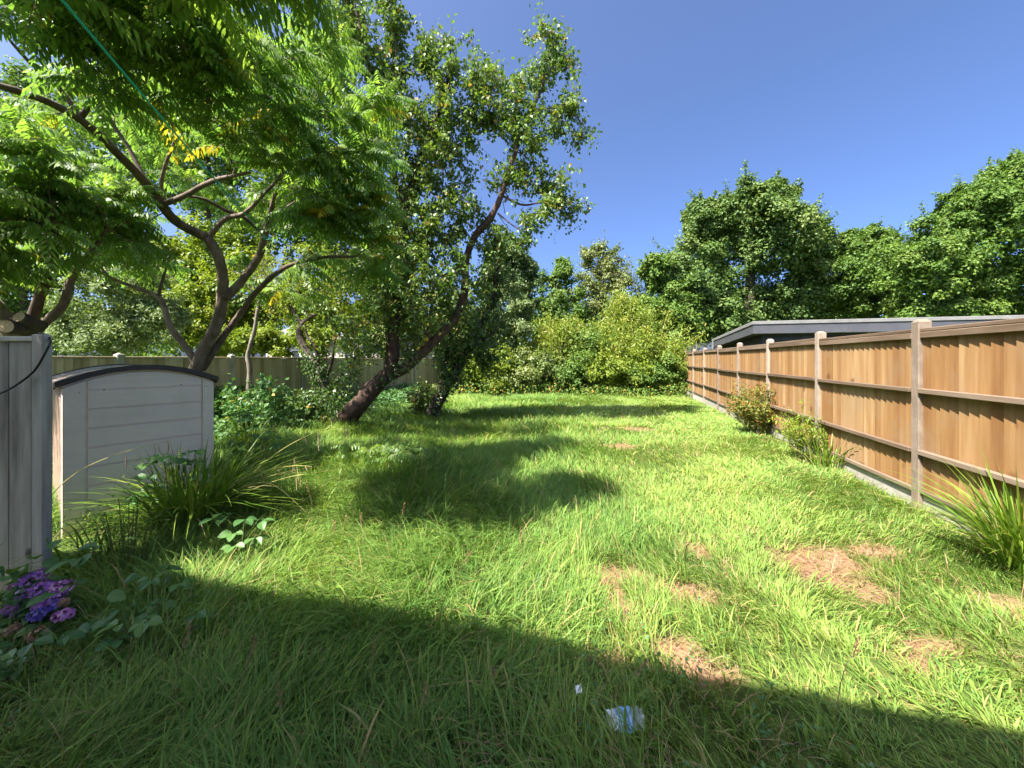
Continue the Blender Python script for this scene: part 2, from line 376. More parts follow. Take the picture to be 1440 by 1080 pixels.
def lawn():
    xs = np.concatenate([np.linspace(-900, -40, 10), np.linspace(-36, -10, 14), np.linspace(-9.6, 9, 150), np.linspace(10, 40, 14), np.linspace(60, 900, 10)])
    ys = np.concatenate([np.linspace(-300, -20, 6), np.linspace(-16, .4, 12), np.linspace(.6, 18, 160), np.linspace(19, 50, 16), np.linspace(70, 1500, 12)])
    X, Y = np.meshgrid(xs, ys)
    V = np.stack([X, Y, gz(X, Y)], -1).reshape(-1, 3)
    idx = np.arange(X.size).reshape(X.shape)
    F = np.stack([idx[:-1, :-1], idx[:-1, 1:], idx[1:, 1:], idx[1:, :-1]], -1).reshape(-1, 4)
    m, t, out = newmat('lawn_soil')
    tc = N(t, 'ShaderNodeTexCoord'); nz = N(t, 'ShaderNodeTexNoise', Scale=9.0, Detail=8.0); t.links.new(tc.outputs['Object'], nz.inputs['Vector'])
    green = ramp(t, nz.outputs[0], [(.3, (.035, .06, .014)), (.55, (.07, .10, .022)), (.75, (.13, .12, .04))])
    nz2 = N(t, 'ShaderNodeTexNoise', Scale=42.0, Detail=8.0); t.links.new(tc.outputs['Object'], nz2.inputs['Vector'])
    brown = ramp(t, nz2.outputs[0], [(.3, (.13, .065, .037)), (.55, (.26, .145, .085)), (.75, (.37, .25, .16))])
    at = N(t, 'ShaderNodeAttribute', _attribute_name='dry')
    col = mixc(t, at.outputs['Fac'], green, brown)
    p = N(t, 'ShaderNodeBsdfPrincipled', Roughness=.95); p.inputs['Specular IOR Level'].default_value = .1
    t.links.new(col, p.inputs['Base Color'])
    b = N(t, 'ShaderNodeBump', Strength=.6, Distance=.02); t.links.new(nz2.outputs[0], b.inputs['Height']); t.links.new(b.outputs[0], p.inputs['Normal'])
    t.links.new(p.outputs[0], out.inputs[0])
    o = link('ground', V, [F], m, None, {'dry': patch(V[:, 0], V[:, 1]), 'rnd': np.zeros(len(V))}, True)
    tag(o, kind='structure')
lawn()

T_BLADE_U = np.array([0, .38, .72, 1.0])
def blades(mb, o, az, L, W, b, rnd, dry, twist, segs=T_BLADE_U):
    """grass blades: o root, az lean heading, b how far it bends over"""
    K = len(segs); n = len(o)
    lean = np.stack([np.cos(az), np.sin(az), np.zeros(n)], -1)
    wa = az+np.pi/2+twist
    side = np.stack([np.cos(wa), np.sin(wa), np.zeros(n)], -1)
    u = segs[None]
    hor = (L*b)[:, None]*(.25*u+.6*u*u); ver = L[:, None]*(u-np.minimum(.52*b, .8)[:, None]*u*u)
    ver = np.maximum(ver, .01)
    c = o[:, None]+lean[:, None]*hor[..., None]; c[..., 2] += ver
    wd = np.interp(segs, [0, .3, .7, 1.0], [.38, .5, .4, 0])
    A = c[:, :-1]+side[:, None]*(W[:, None]*wd[None, :-1])[..., None]
    B = c[:, :-1]-side[:, None]*(W[:, None]*wd[None, :-1])[..., None]
    k = 2*(K-1)+1
    V = np.zeros((n, k, 3)); V[:, 0:-1:2] = A; V[:, 1:-1:2] = B; V[:, -1] = c[:, -1]
    base = np.arange(n)*k
    q = np.array([[2*i, 2*i+1, 2*i+3, 2*i+2] for i in range(K-2)]); tr = np.array([[2*(K-2), 2*(K-2)+1, k-1]])
    mb.add(V.reshape(-1, 3), [(q[None]+base[:, None, None]).reshape(-1, 4), (tr[None]+base[:, None, None]).reshape(-1, 3)],
           np.repeat(rnd, k), np.repeat(dry, k))

def grass():
    rng = np.random.default_rng(11)
    mb = MB(); ms = MB()
    for (y0, y1, dens, nb, wid) in [(.55, 1.6, 330, 16, .0042), (1.6, 3.0, 330, 15, .0045), (3.0, 4.6, 270, 14, .0055), (4.6, 7, 190, 13, .0072), (7, 10.5, 130, 12, .0105), (10.5, 17.8, 85, 11, .015)]:
        x0 = max(-1.33*y1-1.3, xl(y0)-.1); x1 = min(1.33*y1+1.3, xr(y1)+.1)
        n = int((x1-x0)*(y1-y0)*dens)
        x = rng.uniform(x0, x1, n); y = rng.uniform(y0, y1, n)
        ok = (x > xl(y)+.08) & (x < xr(y)-.06) & (np.abs(x) < 1.33*y+1.3)
        pm = patch(x, y)
        thin = fbm(x, y, 1.3, 40)
        ok &= rng.random(n) > pm*.93
        x, y, pm = x[ok], y[ok], pm[ok]; n = len(x)
        # tall rough grass on the left, shorter turf towards the orange fence
        side = np.clip((x-(-.3+.12*y))/1.6, 0, 1)
        tall = 1-.56*side
        tall *= .62+.75*fbm(x, y, .9, 51)
        tall *= 1-.55*pm
        tall *= np.where(y < 1.9, .85, 1.0)
        tall *= np.where((x < -2.65) & (y < 3.5), .2, 1.0)
        hL = .225*tall*rng.uniform(.7, 1.3, n)
        hL *= np.clip(1.15-.02*y, .7, 1.1)
        az0 = 2*np.pi*(1.6*vnoise(x, y, .55, 60)+.5*vnoise(x, y, 1.9, 61))+rng.normal(0, .55, n)
        flop = .45+.75*fbm(x, y, .8, 70)
        yel = np.clip(.16+.62*fbm(x, y, .7, 80)+.16*side+rng.normal(0, .15, n), 0, 1)
        idx = np.repeat(np.arange(n), nb); m = len(idx)
        r = np.abs(rng.normal(0, 1, m))*np.clip(.05*wid/.0045, .045, .11); th = rng.uniform(0, 2*np.pi, m)
        ox = x[idx]+r*np.cos(th); oy = y[idx]+r*np.sin(th)
        o = np.stack([ox, oy, gz(ox, oy)-.004], -1)
        # heading: tuft heading blended with splay
        hx = np.cos(az0[idx])*1.0+np.cos(th)*.75+rng.normal(0, .35, m); hy = np.sin(az0[idx])*1.0+np.sin(th)*.75+rng.normal(0, .35, m)
        az = np.arctan2(hy, hx)
        L = hL[idx]*rng.uniform(.55, 1.35, m)
        b = np.clip(flop[idx]*rng.uniform(.4, 1.7, m), .15, 1.75)
        W = wid*np.exp(rng.normal(0, .48, m))*.9
        rn = np.clip(yel[idx]+rng.normal(0, .17, m), 0, 1)
        dr = np.where(rng.random(m) < .05+.05*side[idx]+.5*np.clip(pm[idx]*1.6, 0, 1), rng.uniform(.5, 1, m), 0)
        blades(mb, o, az, L, W, b, rn, dr, rng.normal(0, .6, m))
    o = mb.build('grass', M['grass'])
    tag(o, 'long uneven green lawn grass between the two fences', 'grass', kind='stuff')
    # dead straw lying in the bare patches
    for (a, b, hx, hy) in PATCH:
        n = int(4200*hx*hy*4) + 60
        x = a+rng.uniform(-1.6, 1.6, n)*hx; y = b+rng.uniform(-1.6, 1.6, n)*hy
        ok = rng.random(n) < patch(x, y); x, y = x[ok], y[ok]; n = len(x)
        wd = .003*max(1, b/3)
        blades(ms, np.stack([x, y, gz(x, y)], -1), rng.uniform(0, 2*np.pi, n), rng.uniform(.03, .10, n), wd*rng.uniform(.6, 1.3, n), rng.uniform(1.1, 1.8, n), rng.random(n), np.zeros(n), rng.normal(0, .7, n))
    # scattered straw blades through the turf
    n = 5200
    y = .7+rng.random(n)**1.6*9; x = rng.uniform(-1.33, 1.33, n)*y
    ok = (x > xl(y)+.2) & (x < xr(y)-.1) & (fbm(x, y, .9, 90) > .45); x, y = x[ok], y[ok]; n = len(x)
    blades(ms, np.stack([x, y, gz(x, y)+.02], -1), rng.uniform(0, 2*np.pi, n), rng.uniform(.08, .24, n), .0032*rng.uniform(.6, 1.4, n)*np.maximum(1, y/4), rng.uniform(.5, 1.5, n), rng.random(n), np.zeros(n), rng.normal(0, .7, n))
    o = ms.build('dry_grass', M['straw'])
    tag(o, 'dead straw coloured grass lying in the bare patches of the lawn', 'dry grass', kind='stuff')
grass()
def lawn_weeds():
    rng = np.random.default_rng(77); mb = MB()
    n = 3600
    y = .8+rng.random(n)**1.4*9; x = rng.uniform(-1.35, 1.35, n)*y
    ok = (x > xl(y)+.3) & (x < xr(y)-.1) & (fbm(x, y, 1.1, 140) > .56); x, y = x[ok], y[ok]; n = len(x)
    k = 3; x = np.repeat(x, k)+rng.normal(0, .02, n*k); y = np.repeat(y, k)+rng.normal(0, .02, n*k); n *= k
    o = np.stack([x, y, gz(x, y)+rng.uniform(.05, .15, n)], -1); a = rng.normal(size=(n, 3)); a[:, 2] = np.abs(a[:, 2])*.3
    s = rng.uniform(.014, .03, n); leaves(mb, o, a, np.array([0, 0, 1.0])+rng.normal(0, .3, (n, 3)), s, s*.62, T_FOLD, .1, rng.random(n), 0.0)
    o = mb.build('lawn_weeds', M['bramble']); tag(o, 'small broad leaved weeds mixed through the lawn', 'weeds', kind='stuff')
lawn_weeds()

# ------------------------------------------------------------------ fences
RZ = math.atan2(.964, .267)
def fence(name, label, start, n, step, sgn, mats, H, post_h, gb, rails, cap, seed, first_h=None, board=.1):
    """closeboard fence on slotted concrete posts. local x runs along it, local y*sgn faces the lawn"""
    rng = np.random.default_rng(seed)
    t = thing(name, label, 'fence', (*start, 0), RZ)
    mboard, mrail, mpost, mgb = mats
    for i in range(n+1):
        x = i*step; mb = MB()
        h = post_h+rng.uniform(-.012, .012)
        g = float(gz(*(np.array(start)+x*np.array([.267, .964]))))-.05
        box(mb, x-.05, x+.05, -.052, .056, g, h, .006, rng.random())
        V = np.array([[x-.05, -.052, h-.004], [x+.05, -.052, h-.004], [x+.05, .056, h-.004], [x-.05, .056, h-.004], [x, -.03, h+.028], [x, .034, h+.028]])
        mb.add(V, [np.array([[0, 1, 4], [2, 3, 5]]), np.array([[1, 2, 5, 4], [3, 0, 4, 5]])], rng.random())
        mb.build('post', mpost, t)
    for i in range(n):
        x0 = i*step+.053; x1 = (i+1)*step-.053; dz = rng.uniform(-.012, .012)
        top = H+dz
        if gb:
            mb = MB(); box(mb, x0, x1, -.02, .022, -.1, gb, .004, rng.random()); mb.build('gravel_board', mgb, t)
        mb = MB(); x = x0; k = 0
        while x < x1-.02:
            xe = min(x+board*1.18, x1)
            ys = sgn
            zb, zt = gb+.006+rng.uniform(0, .006), top-.02+rng.uniform(-.006, .004)
            yb = rng.uniform(-.0015, .0015)
            V = np.array([[x, ys*(-.006+yb), zb], [xe, ys*(.004+yb), zb], [xe, ys*(.024+yb), zb], [x, ys*(.001+yb), zb],
                          [x, ys*(-.006+yb), zt], [xe, ys*(.004+yb), zt], [xe, ys*(.024+yb), zt], [x, ys*(.001+yb), zt]])
            q = np.array([[0, 1, 5, 4], [1, 2, 6, 5], [2, 3, 7, 6], [3, 0, 4, 7], [3, 2, 1, 0], [4, 5, 6, 7]])
            if sgn > 0: q = q[:, ::-1]
            mb.add(V, [q], rng.random())
            x += board*rng.uniform(.96, 1.04); k += 1
        pan = mb.build('fence_panel', mboard, t)
        for (za, zb, pr) in rails:
            r = MB()
            ya, ybk = sgn*.0235, sgn*(.0235+pr)
            box(r, x0+.004, x1-.004, min(ya, ybk), max(ya, ybk), za+dz+rng.uniform(-.006, .006), zb+dz, .005, rng.random())
            r.build('rail', mrail, pan)
        if cap:
            r = MB(); box(r, x0+.002, x1-.002, -.035, .05 if sgn > 0 else .035, top-.02, top+cap-.02, .005, rng.random())
            r.build('capping', mrail, pan)
    return t
R0 = np.array([3.98, 3.73]); DIR = np.array([.267, .964])
fence('timber_fence', 'orange brown closeboard timber fence with pale concrete posts and gravel boards', R0-DIR*1.93*2, 9, 1.93, 1,
      (M['featheredge'], M['rail'], M['post_conc'], M['gravelboard']), 1.79, 1.865, .215, [(.215, .255, .03), (.592, .638, .05), (1.182, 1.228, .05), (1.71, 1.768, .03)], .035, 5)
yl = 2.6
fence('weathered_fence', 'old mossy grey brown board fence behind the shed and the leaning tree', np.array([xl(yl), yl]), 9, 1.86, -1,
      (M['oldboard'], M['oldboard'], M['oldpost'], M['oldpost']), 1.53, 1.575, .2, [], .03, 8, board=.095)

# ------------------------------------------------------------------ grey timber fence at the edge of the shed, with a cable
def grey_fence():
    rng = np.random.default_rng(3)
    Z = 2.4
    t = thing('grey_fence', 'weathered grey timber boards and post beside the beige shed', 'fence', (-3.2, Z, 0))
    x1 = (60-CX)/FPX*Z; x0 = (43-CX)/FPX*Z
    top = CAM_H+(505-470)/FPX*Z
    off = (-3.2, Z, 0)
    mb = MB(); box(mb, x0, x1, Z, Z+.055, -.2, top, .006, .3); mb.build('post', M['greywood'], t, off=off)
    mb = MB(); x = (37-CX)/FPX*Z; k = 0
    while x > -5.3:
        wd = .142; box(mb, x-wd, x, Z+.025+.006*(k % 2), Z+.048+.006*(k % 2), .02, top-.045+rng.uniform(-.004, .004), .003, rng.random()); x -= wd+rng.uniform(.004, .012); k += 1
    mb.build('board_panel', M['greywood'], t, off=off)
    mb = MB(); box(mb, -5.3, x0-.004, Z+.01, Z+.075, top-.043, top-.012, .004, .8); mb.build('capping', M['greywood'], t, off=off)
    mb = MB()
    for zz in (.35, 1.25): box(mb, -5.3, x0-.004, Z+.06, Z+.11, zz, zz+.08, .004, .5)
    mb.build('rail', M['greywood'], t, off=off)
    # cable slung across it
    pts = [P(66, 492, Z-.012), P(60, 503, Z-.02), P(48, 522, Z-.022), P(28, 538, Z-.02), P(10, 549, Z-.015), P(-14, 560, Z-.012), P(-60, 590, Z-.012)]
    mb = MB(); pp, rr = smooth_path(pts, [.006]*7, .04); tube(mb, pp, rr, 6)
    pp, rr = smooth_path([P(66, 492, Z-.012), P(71, 480, Z+.02), P(66, 471, Z+.05), P(54, 468.6, Z+.05)], [.006]*4, .03); tube(mb, pp, rr, 6)
    o = mb.build('cable', M['black'], None, True)
    tag(o, 'thin black cable slung across the grey timber fence', 'cable')
grey_fence()

# ------------------------------------------------------------------ plastic storage shed
def shed():
    c0 = np.array([-3.95, 3.37]); fx = np.array([.60, .80]); dp = np.array([-.80, .60])
    Wd, Dp = 1.09, 1.2
    rz = math.atan2(fx[1], fx[0])                      # local x along the front, local y to the back
    t = thing('storage_shed', 'beige plastic garden shed with arched dark brown roof edge', 'shed', (*c0, 0), rz)
    hE = 1.245
    def arch(x, base=hE+.013, rise=.137): u = (x-Wd/2)/(Wd/2); return base+rise*(1-u*u)
    # end wall
    mb = MB(); xs = np.linspace(.0, Wd, 25)
    tp = arch(xs); V = []; Fq = []
    for yy in (0.012, .05):
        for x, z in zip(xs, tp): V += [[x, yy, -.2], [x, yy, z]]
    V = np.array(V); n = len(xs)
    i = np.arange(n-1)*2; Fq.append(np.stack([i, i+2, i+3, i+1], -1)); j = i+2*n; Fq.append(np.stack([j+1, j+3, j+2, j], -1)); Fq.append(np.stack([i+1, i+3, j+3, j+1], -1))
    mb.add(V, [np.concatenate(Fq)], .5)
    wall = mb.build('end_wall', M['shed'], t)
    # stiles proud of it
    def strip(mb, xa, xb, z0, ztop, y0, a):
        xs = np.linspace(xa, xb, 8); V = []; 
        zt = [ztop(x) for x in xs]
        bv = .006
        for yy, ins in ((y0, bv), (.014, 0)):
            for k, x in enumerate(xs):
                xx = min(max(x, xa+ins), xb-ins); V += [[xx, yy, z0+ins], [xx, yy, zt[k]-ins]]
        V = np.array(V); n = len(xs); i = np.arange(n-1)*2; j = i+2*n
        q = np.concatenate([np.stack([i, i+2, i+3, i+1], -1), np.stack([i+1, i+3, j+3, j+1], -1), np.stack([i+2, i, j, j+2], -1), np.array([[0, 1, 2*n+1, 2*n], [2*n-1, 2*n-2, 4*n-2, 4*n-1]])])
        mb.add(V, [q], a)
    m2 = MB(); strip(m2, -.004, .142, -.2, lambda x: arch(x)-.012, -.006, .45); m2.build('corner_trim', M['shed'], t)
    m2 = MB(); strip(m2, .988, Wd+.004, -.2, lambda x: arch(x)-.012, -.006, .45); m2.build('corner_trim', M['shed'], t)
    m2 = MB(); z = 1.212; rng = np.random.default_rng(4)
    strip(m2, .148, .982, 1.218, lambda x: arch(x)-.012, 0, .5)
    while z > -.05:
        z0 = max(z-.168, -.2); strip(m2, .148, .982, z0, lambda x, z=z: z, -.001, rng.uniform(.42, .58)); z = z0-.007
    m2.build('cladding', M['shed'], t)
    for (x, z) in ((.255, 1.215), (.81, 1.232), (.10, 1.20), (1.01, 1.205), (1.03, 1.205)):
        m2 = MB(); ang = np.arange(8)*np.pi/4; r = .006 if x in (.255, .81) else .004
        yy = -.0085 if not .148 < x < .982 else -.003
        V = np.stack([x+r*np.cos(ang), np.full(8, yy), z+r*np.sin(ang)], -1); Vb = V.copy(); Vb[:, 1] += .006
        k = np.arange(8); m2.add(np.concatenate([V, Vb]), [k[None], np.stack([k, (k+1) % 8, (k+1) % 8+8, k+8], -1)], .5)
        m2.build('screw', M['black'], wall)
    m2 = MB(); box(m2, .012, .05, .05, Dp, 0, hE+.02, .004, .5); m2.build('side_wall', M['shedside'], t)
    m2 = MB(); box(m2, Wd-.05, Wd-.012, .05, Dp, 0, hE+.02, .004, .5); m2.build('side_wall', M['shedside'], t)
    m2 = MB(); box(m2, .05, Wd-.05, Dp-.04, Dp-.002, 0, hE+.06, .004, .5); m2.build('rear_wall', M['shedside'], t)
    # arched roof with ribs and dark trims
    def shell(mb, y0, y1, th, x0, x1, rise, base, a=.5):
        xs = np.linspace(x0, x1, 33); u = (xs-Wd/2)/((x1-x0)/2); zb = base+rise*(1-u*u); zt = zb+th
        V = []
        for yy in (y0, y1):
            for x, a0, b0 in zip(xs, zb, zt): V += [[x, yy, a0], [x, yy, b0]]
        V = np.array(V); n = len(xs); i = np.arange(n-1)*2; j = i+2*n
        q = np.concatenate([np.stack([i, i+2, i+3, i+1], -1), np.stack([j+1, j+3, j+2, j], -1), np.stack([i+1, i+3, j+3, j+1], -1), np.stack([i+2, i, j, j+2], -1), np.array([[1, 2*n+1, 2*n, 0], [2*n-2, 4*n-2, 4*n-1, 2*n-1]])])
        mb.add(V, [q], a)
    m2 = MB(); shell(m2, .028, Dp+.03, .02, -.035, Wd+.03, .135, hE+.025)
    for k in range(7):
        y = .16+.165*k; shell(m2, y, y+.05, .006, -.035, Wd+.03, .135, hE+.0452)
    roof = m2.build('roof', M['shedroof'], t)
    m2 = MB(); shell(m2, -.04, .026, .050, -.045, Wd+.035, .142, hE+.008); m2.build('roof_trim', M['brown'], roof)
    m2 = MB(); shell(m2, Dp+.032, Dp+.07, .06, -.045, Wd+.035, .142, hE-.004); m2.build('roof_trim', M['brown'], roof)
    for xx in (-.051, Wd+.031):
        m2 = MB(); box(m2, xx, xx+.015, .028, Dp+.03, hE-.01, hE+.05, .003, .5); m2.build('roof_trim', M['brown'], roof)
shed()

# ------------------------------------------------------------------ flat-roofed garden room beyond the orange fence
def garden_room():
    c = np.array([7.05, 11.2])
    t = thing('garden_room', 'dark grey flat roofed garden building behind the orange fence', 'building', (*c, 0), RZ)
    # local x goes away along the garden, local y points to the left; the front runs along -y
    Ln, Wd = 5.0, 7.4
    def zr(x): return 2.60-.054*x
    def slope(V): V = V.copy(); V[:, 2] -= .054*V[:, 0]; return V
    mb = MB(); box(mb, .32, Ln-.2, -Wd, -.30, -.05, 2.24, .004, .5, slope)
    for z in np.arange(.15, 2.2, .16): pass
    wall = mb.build('wall', M['cladding'], t)
    m = MB()
    for k in range(14):
        y = -.30-.5*k; box(m, .30, .318, y-.494, y-.004, 0, 2.16, .003, (k*.37) % 1)
    m.build('cladding_panel', M['cladding'], wall)
    m = MB(); box(m, 0.004, Ln, -Wd+.02, -.004, 2.25, 2.555, .006, .5, slope); rf = m.build('roof', M['felt'], t)
    m = MB()
    for a, b in ((0, -2.3), (-2.3, -4.9), (-4.9, -Wd)): box(m, -.022, 0, b+.003, a, 2.24, 2.50, .002, .5, slope)
    m.build('fascia', M['fascia'], rf)
    m = MB(); box(m, -.022, Ln, .0, .022, 2.24, 2.50, .002, .4, slope); m.build('fascia', M['fascia'], rf)
    m = MB(); box(m, -.045, .05, -Wd, .045, 2.502, 2.60, .008, .6, slope); m.build('edge_trim', M['roofedge'], rf)
    m = MB(); box(m, .052, Ln+.02, -.05, .045, 2.502, 2.60, .008, .6, slope); m.build('edge_trim', M['roofedge'], rf)
    m = MB(); box(m, .12, .18, -2.88, -2.82, 2.222, 2.236, .004, .6); m.build('downlight', M['white'], rf)
    # wire fence beside it
    t2 = thing('wire_fence', 'fine grey wire mesh fence behind the far end of the orange fence', 'fence', (6.3, 12.0, 0), RZ)
    m = MB()
    for z in np.arange(1.2, 2.06, .1): box(m, 0, 5.2, -.003, .003, z, z+.006, 0)
    for x in np.arange(0, 5.21, .15): box(m, x, x+.006, -.002, .004, 1.2, 2.05, 0)
    m.build('mesh', M['wire'], t2)
    for x in (0, 2.6, 5.2):
        m = MB(); box(m, x-.02, x+.02, .005, .045, 0, 2.1, .003, .5); m.build('post', M['wire'], t2)
garden_room()

# ------------------------------------------------------------------ houses
def house(name, label, corner, e, wd, dp, eave, mats, pitch=35, wins=(), doors=(), over=.35):
    """corner: one end of the wall facing the garden; e runs along that wall, the house lies to its back"""
    e = np.array(e)/np.linalg.norm(e); rz = math.atan2(e[1], e[0])
    t = thing(name, label, 'house', (*corner, 0), rz)
    mw, mr = mats
    mb = MB(); rise = math.tan(math.radians(pitch))*(dp/2)
    V = np.array([[0, 0, 0], [wd, 0, 0], [wd, -dp, 0], [0, -dp, 0], [0, 0, eave], [wd, 0, eave], [wd, -dp, eave], [0, -dp, eave], [0, -dp/2, eave+rise], [wd, -dp/2, eave+rise]])
    mb.add(V, [np.array([[0, 4, 5, 1], [2, 6, 7, 3]]), np.array([[1, 5, 9, 6, 2], [3, 7, 8, 4, 0]])], .5)
    wall = mb.build('wall', mw, t)
    m = MB(); k = math.tan(math.radians(pitch))
    for sg in (0, 1):
        y0, y1 = (over, -dp/2) if sg == 0 else (-dp-over, -dp/2)
        z0 = eave-k*over; z1 = eave+rise
        V = np.array([[-.2, y0, z0], [wd+.2, y0, z0], [wd+.2, y1, z1], [-.2, y1, z1]]); V2 = V+np.array([0, 0, .12])
        m.add(np.concatenate([V, V2]), [np.array([[0, 1, 2, 3], [4, 7, 6, 5], [0, 4, 5, 1], [1, 5, 6, 2], [2, 6, 7, 3], [3, 7, 4, 0]])], .5)
    rf = m.build('roof', mr, t)
    m = MB(); box(m, wd*.3, wd*.3+.6, -dp/2-.3, -dp/2+.3, eave+rise-.3, eave+rise+.9, .01, .5); m.build('chimney', mw, rf)
    m = MB(); box(m, -.2, wd+.2, over, over+.1, eave-k*over-.06, eave-k*over+.03, .01, .5); m.build('gutter', M['white'], rf)
    for (x, z, w_, h_) in wins:
        m = MB()
        for (a, b, c_, d) in ((x, x+w_, z, z+.06), (x, x+w_, z+h_-.06, z+h_), (x, x+.06, z+.061, z+h_-.061), (x+w_-.06, x+w_, z+.061, z+h_-.061), (x+w_/2-.03, x+w_/2+.03, z+.061, z+h_-.061)):
            box(m, a, b, .003, .05, c_, d, .003, .5)
        f = m.build('window', M['white'], t)
        m = MB(); box(m, x+.03, x+w_-.03, .004, .02, z+.03, z+h_-.03, 0, .5); m.build('pane', M['glass'], f)
    for (x, w_, h_) in doors:
        m = MB(); box(m, x, x+w_, .003, .05, .1, h_, .004, .5); d = m.build('door', M['white'], t)
        m = MB(); box(m, x+.12, x+w_-.12, .052, .056, .9, h_-.15, 0, .5); m.build('pane', M['glass'], d)
        m = MB(); box(m, x+w_-.09, x+w_-.06, .052, .09, 1.02, 1.14, .004, .5); m.build('handle', M['wire'], d)
    return t
# the house the garden belongs to stands behind the camera; eaves shade the near grass, unseen walls made white for bounce
e = np.array([.974, -.226]); nf = np.array([.226, .974])
sh = 5.0-math.tan(math.radians(35))*.35
disp = SUN_TR/np.hypot(*SUN_TR)*sh/math.tan(SUN_EL)
pA = np.array([-1.75, 2.42])-disp                       # a point below the eaves edge
OVER = .45
house('white_house', 'unseen house whose eaves shade the near grass, walls white to bounce light', pA-nf*OVER-e*1.2, e, 5.8, 8.0, 5.0, (M['whitewall'], M['rooftile']), 35,
      wins=((.5, 3.2, 1.6, 1.2), (3.6, 3.2, 1.6, 1.2), (.5, .9, 1.6, 1.3)), doors=((2.45, .9, 2.05), (3.7, 1.8, 2.05)), over=.35)
house('rendered_house', 'pale rendered house glimpsed through the branches above the old fence', (-7.6, 23.0), (-.964, .267), 9.0, 7.0, 2.9, (M['render'], M['felt']), 20, wins=((1.5, 1.0, 1.4, 1.1), (5.5, 1.0, 1.4, 1.1)))

# ------------------------------------------------------------------ growing trees
def grow(mb, limbs, targets, rng, r_tip=.004, k=.010, sides=5, lift=.15, bump=.08, limb_sides=10, maxr=.05):
    """limbs: list of (points, radii). Every target is joined to the nearest wood by a curved, tapering twig. Returns twig end directions."""
    pos = []; rad = []; drn = []
    for pts, rr in limbs:
        pp, r = smooth_path(pts, rr, .07)
        if bump: pp = pp+np.cumsum(rng.normal(0, .0018, pp.shape), 0)
        tube(mb, pp, r, limb_sides, bump, rng, rng.random())
        d = nrm(np.gradient(pp, axis=0))
        pos += list(pp); rad += list(r); drn += list(d)
    cap = len(pos)+len(targets)*4+10
    Pn = np.zeros((cap, 3)); Rn = np.zeros(cap); Dn = np.zeros((cap, 3)); n = len(pos)
    Pn[:n] = pos; Rn[:n] = rad; Dn[:n] = drn
    T = np.asarray(targets, float)
    d0 = np.array([np.min(((Pn[:n]-q)**2).sum(1)) for q in T]); order = np.argsort(d0)
    dirs = np.zeros_like(T); paths = [None]*len(T)
    for j in order:
        q = T[j]; dv = q-Pn[:n]; d = np.sqrt((dv**2).sum(1))
        al = (dv*Dn[:n]).sum(1)/np.maximum(d, 1e-6)
        i = int(np.argmin(d*(1.25-.35*al)+.10*(Rn[:n] < .006)))
        p = Pn[i]; L = d[i]
        c = p+Dn[i]*L*.42+np.array([0, 0, lift*L])+rng.normal(0, .05*L, 3)
        ts = np.linspace(0, 1, 6)[:, None]
        path = (1-ts)**2*p+2*ts*(1-ts)*c+ts*ts*q
        path[1:-1] += rng.normal(0, .02*L, (4, 3))
        r0 = min(Rn[i]*.8, r_tip+k*L, maxr); rr = np.linspace(r0, min(r_tip, r0), 6)
        tube(mb, path, rr, sides if r0 > .009 else 4, 0, None, rng.random(), cap=False)
        dd = nrm(np.gradient(path, axis=0))
        for m_ in (2, 3, 4, 5):
            Pn[n] = path[m_]; Rn[n] = rr[m_]; Dn[n] = dd[m_]; n += 1
        dirs[j] = dd[-1]; paths[j] = path
    return dirs, paths

def clusters(lst, rng, jz=1.0):
    """(px, py, Z, radius px, n) -> points scattered in balls"""
    out = []
    for (px, py, Z, r, n) in lst:
        v = nrm(rng.normal(size=(n, 3)))*(rng.random((n, 1))**.45)*r/FPX*Z
        v[:, 1] *= jz
        out.append(P(px, py, Z)+v)
    return np.concatenate(out)

def rosettes(mb, mt, tips, dirs, rng, nl=(9, 14), L=(.30, .48), pairs=10, lw=.024, ll=.10, yellow=.02):
    """sumac: whorls of long arching pinnate leaves, their leaflets hanging like curtains"""
    for q, d in zip(tips, dirs):
        n = rng.integers(*nl); az0 = rng.uniform(0, 6.28)
        tone = rng.random()
        for i in range(n):
            az = az0+i*2.4+rng.normal(0, .15); el = rng.uniform(.05, .95)
            a = np.array([math.cos(az)*math.cos(el), math.sin(az)*math.cos(el), math.sin(el)])
            a = nrm(a+.55*d)
            Ln = rng.uniform(*L); dry = 1.0 if rng.random() < yellow else 0.0
            ts = np.linspace(0, 1, 7)
            drp = rng.uniform(.35, .8)
            path = q+a*(ts*Ln)[:, None]+np.array([0, 0, -1.0])*(drp*Ln*ts**2.1)[:, None]
            tube(mt, path, np.linspace(.0028, .0012, 7), 3, 0, None, .7, cap=False)
            k = pairs+rng.integers(-1, 2)
            tt = np.linspace(.14, .97, k)
            c = np.stack([np.interp(tt, ts, path[:, j]) for j in range(3)], -1)
            tg = nrm(np.gradient(c, axis=0))
            sd = nrm(np.cross(tg, np.array([0, 0, 1.0]))+1e-6)
            size = ll*np.sin(np.pi*np.clip(tt*.82+.16, 0, 1))**.5*Ln/.40
            for sg in (-1, 1):
                ax = sd*sg*.75+tg*.42+np.array([0, 0, -.62])+rng.normal(0, .10, (k, 3))
                nn = np.cross(ax, tg)*sg
                leaves(mb, c, ax, nn, size*rng.uniform(.85, 1.1, k), lw*Ln/.40*rng.uniform(.85, 1.15, k), T_LANCE, .28, np.clip(tone*.6+rng.uniform(0, .4, k), 0, 1), dry*.8)
            leaves(mb, path[-1:], tg[-1:], np.cross(tg[-1:], sd[-1:]), size[-1:], lw*Ln/.40, T_LANCE, .3, tone, dry*.8)

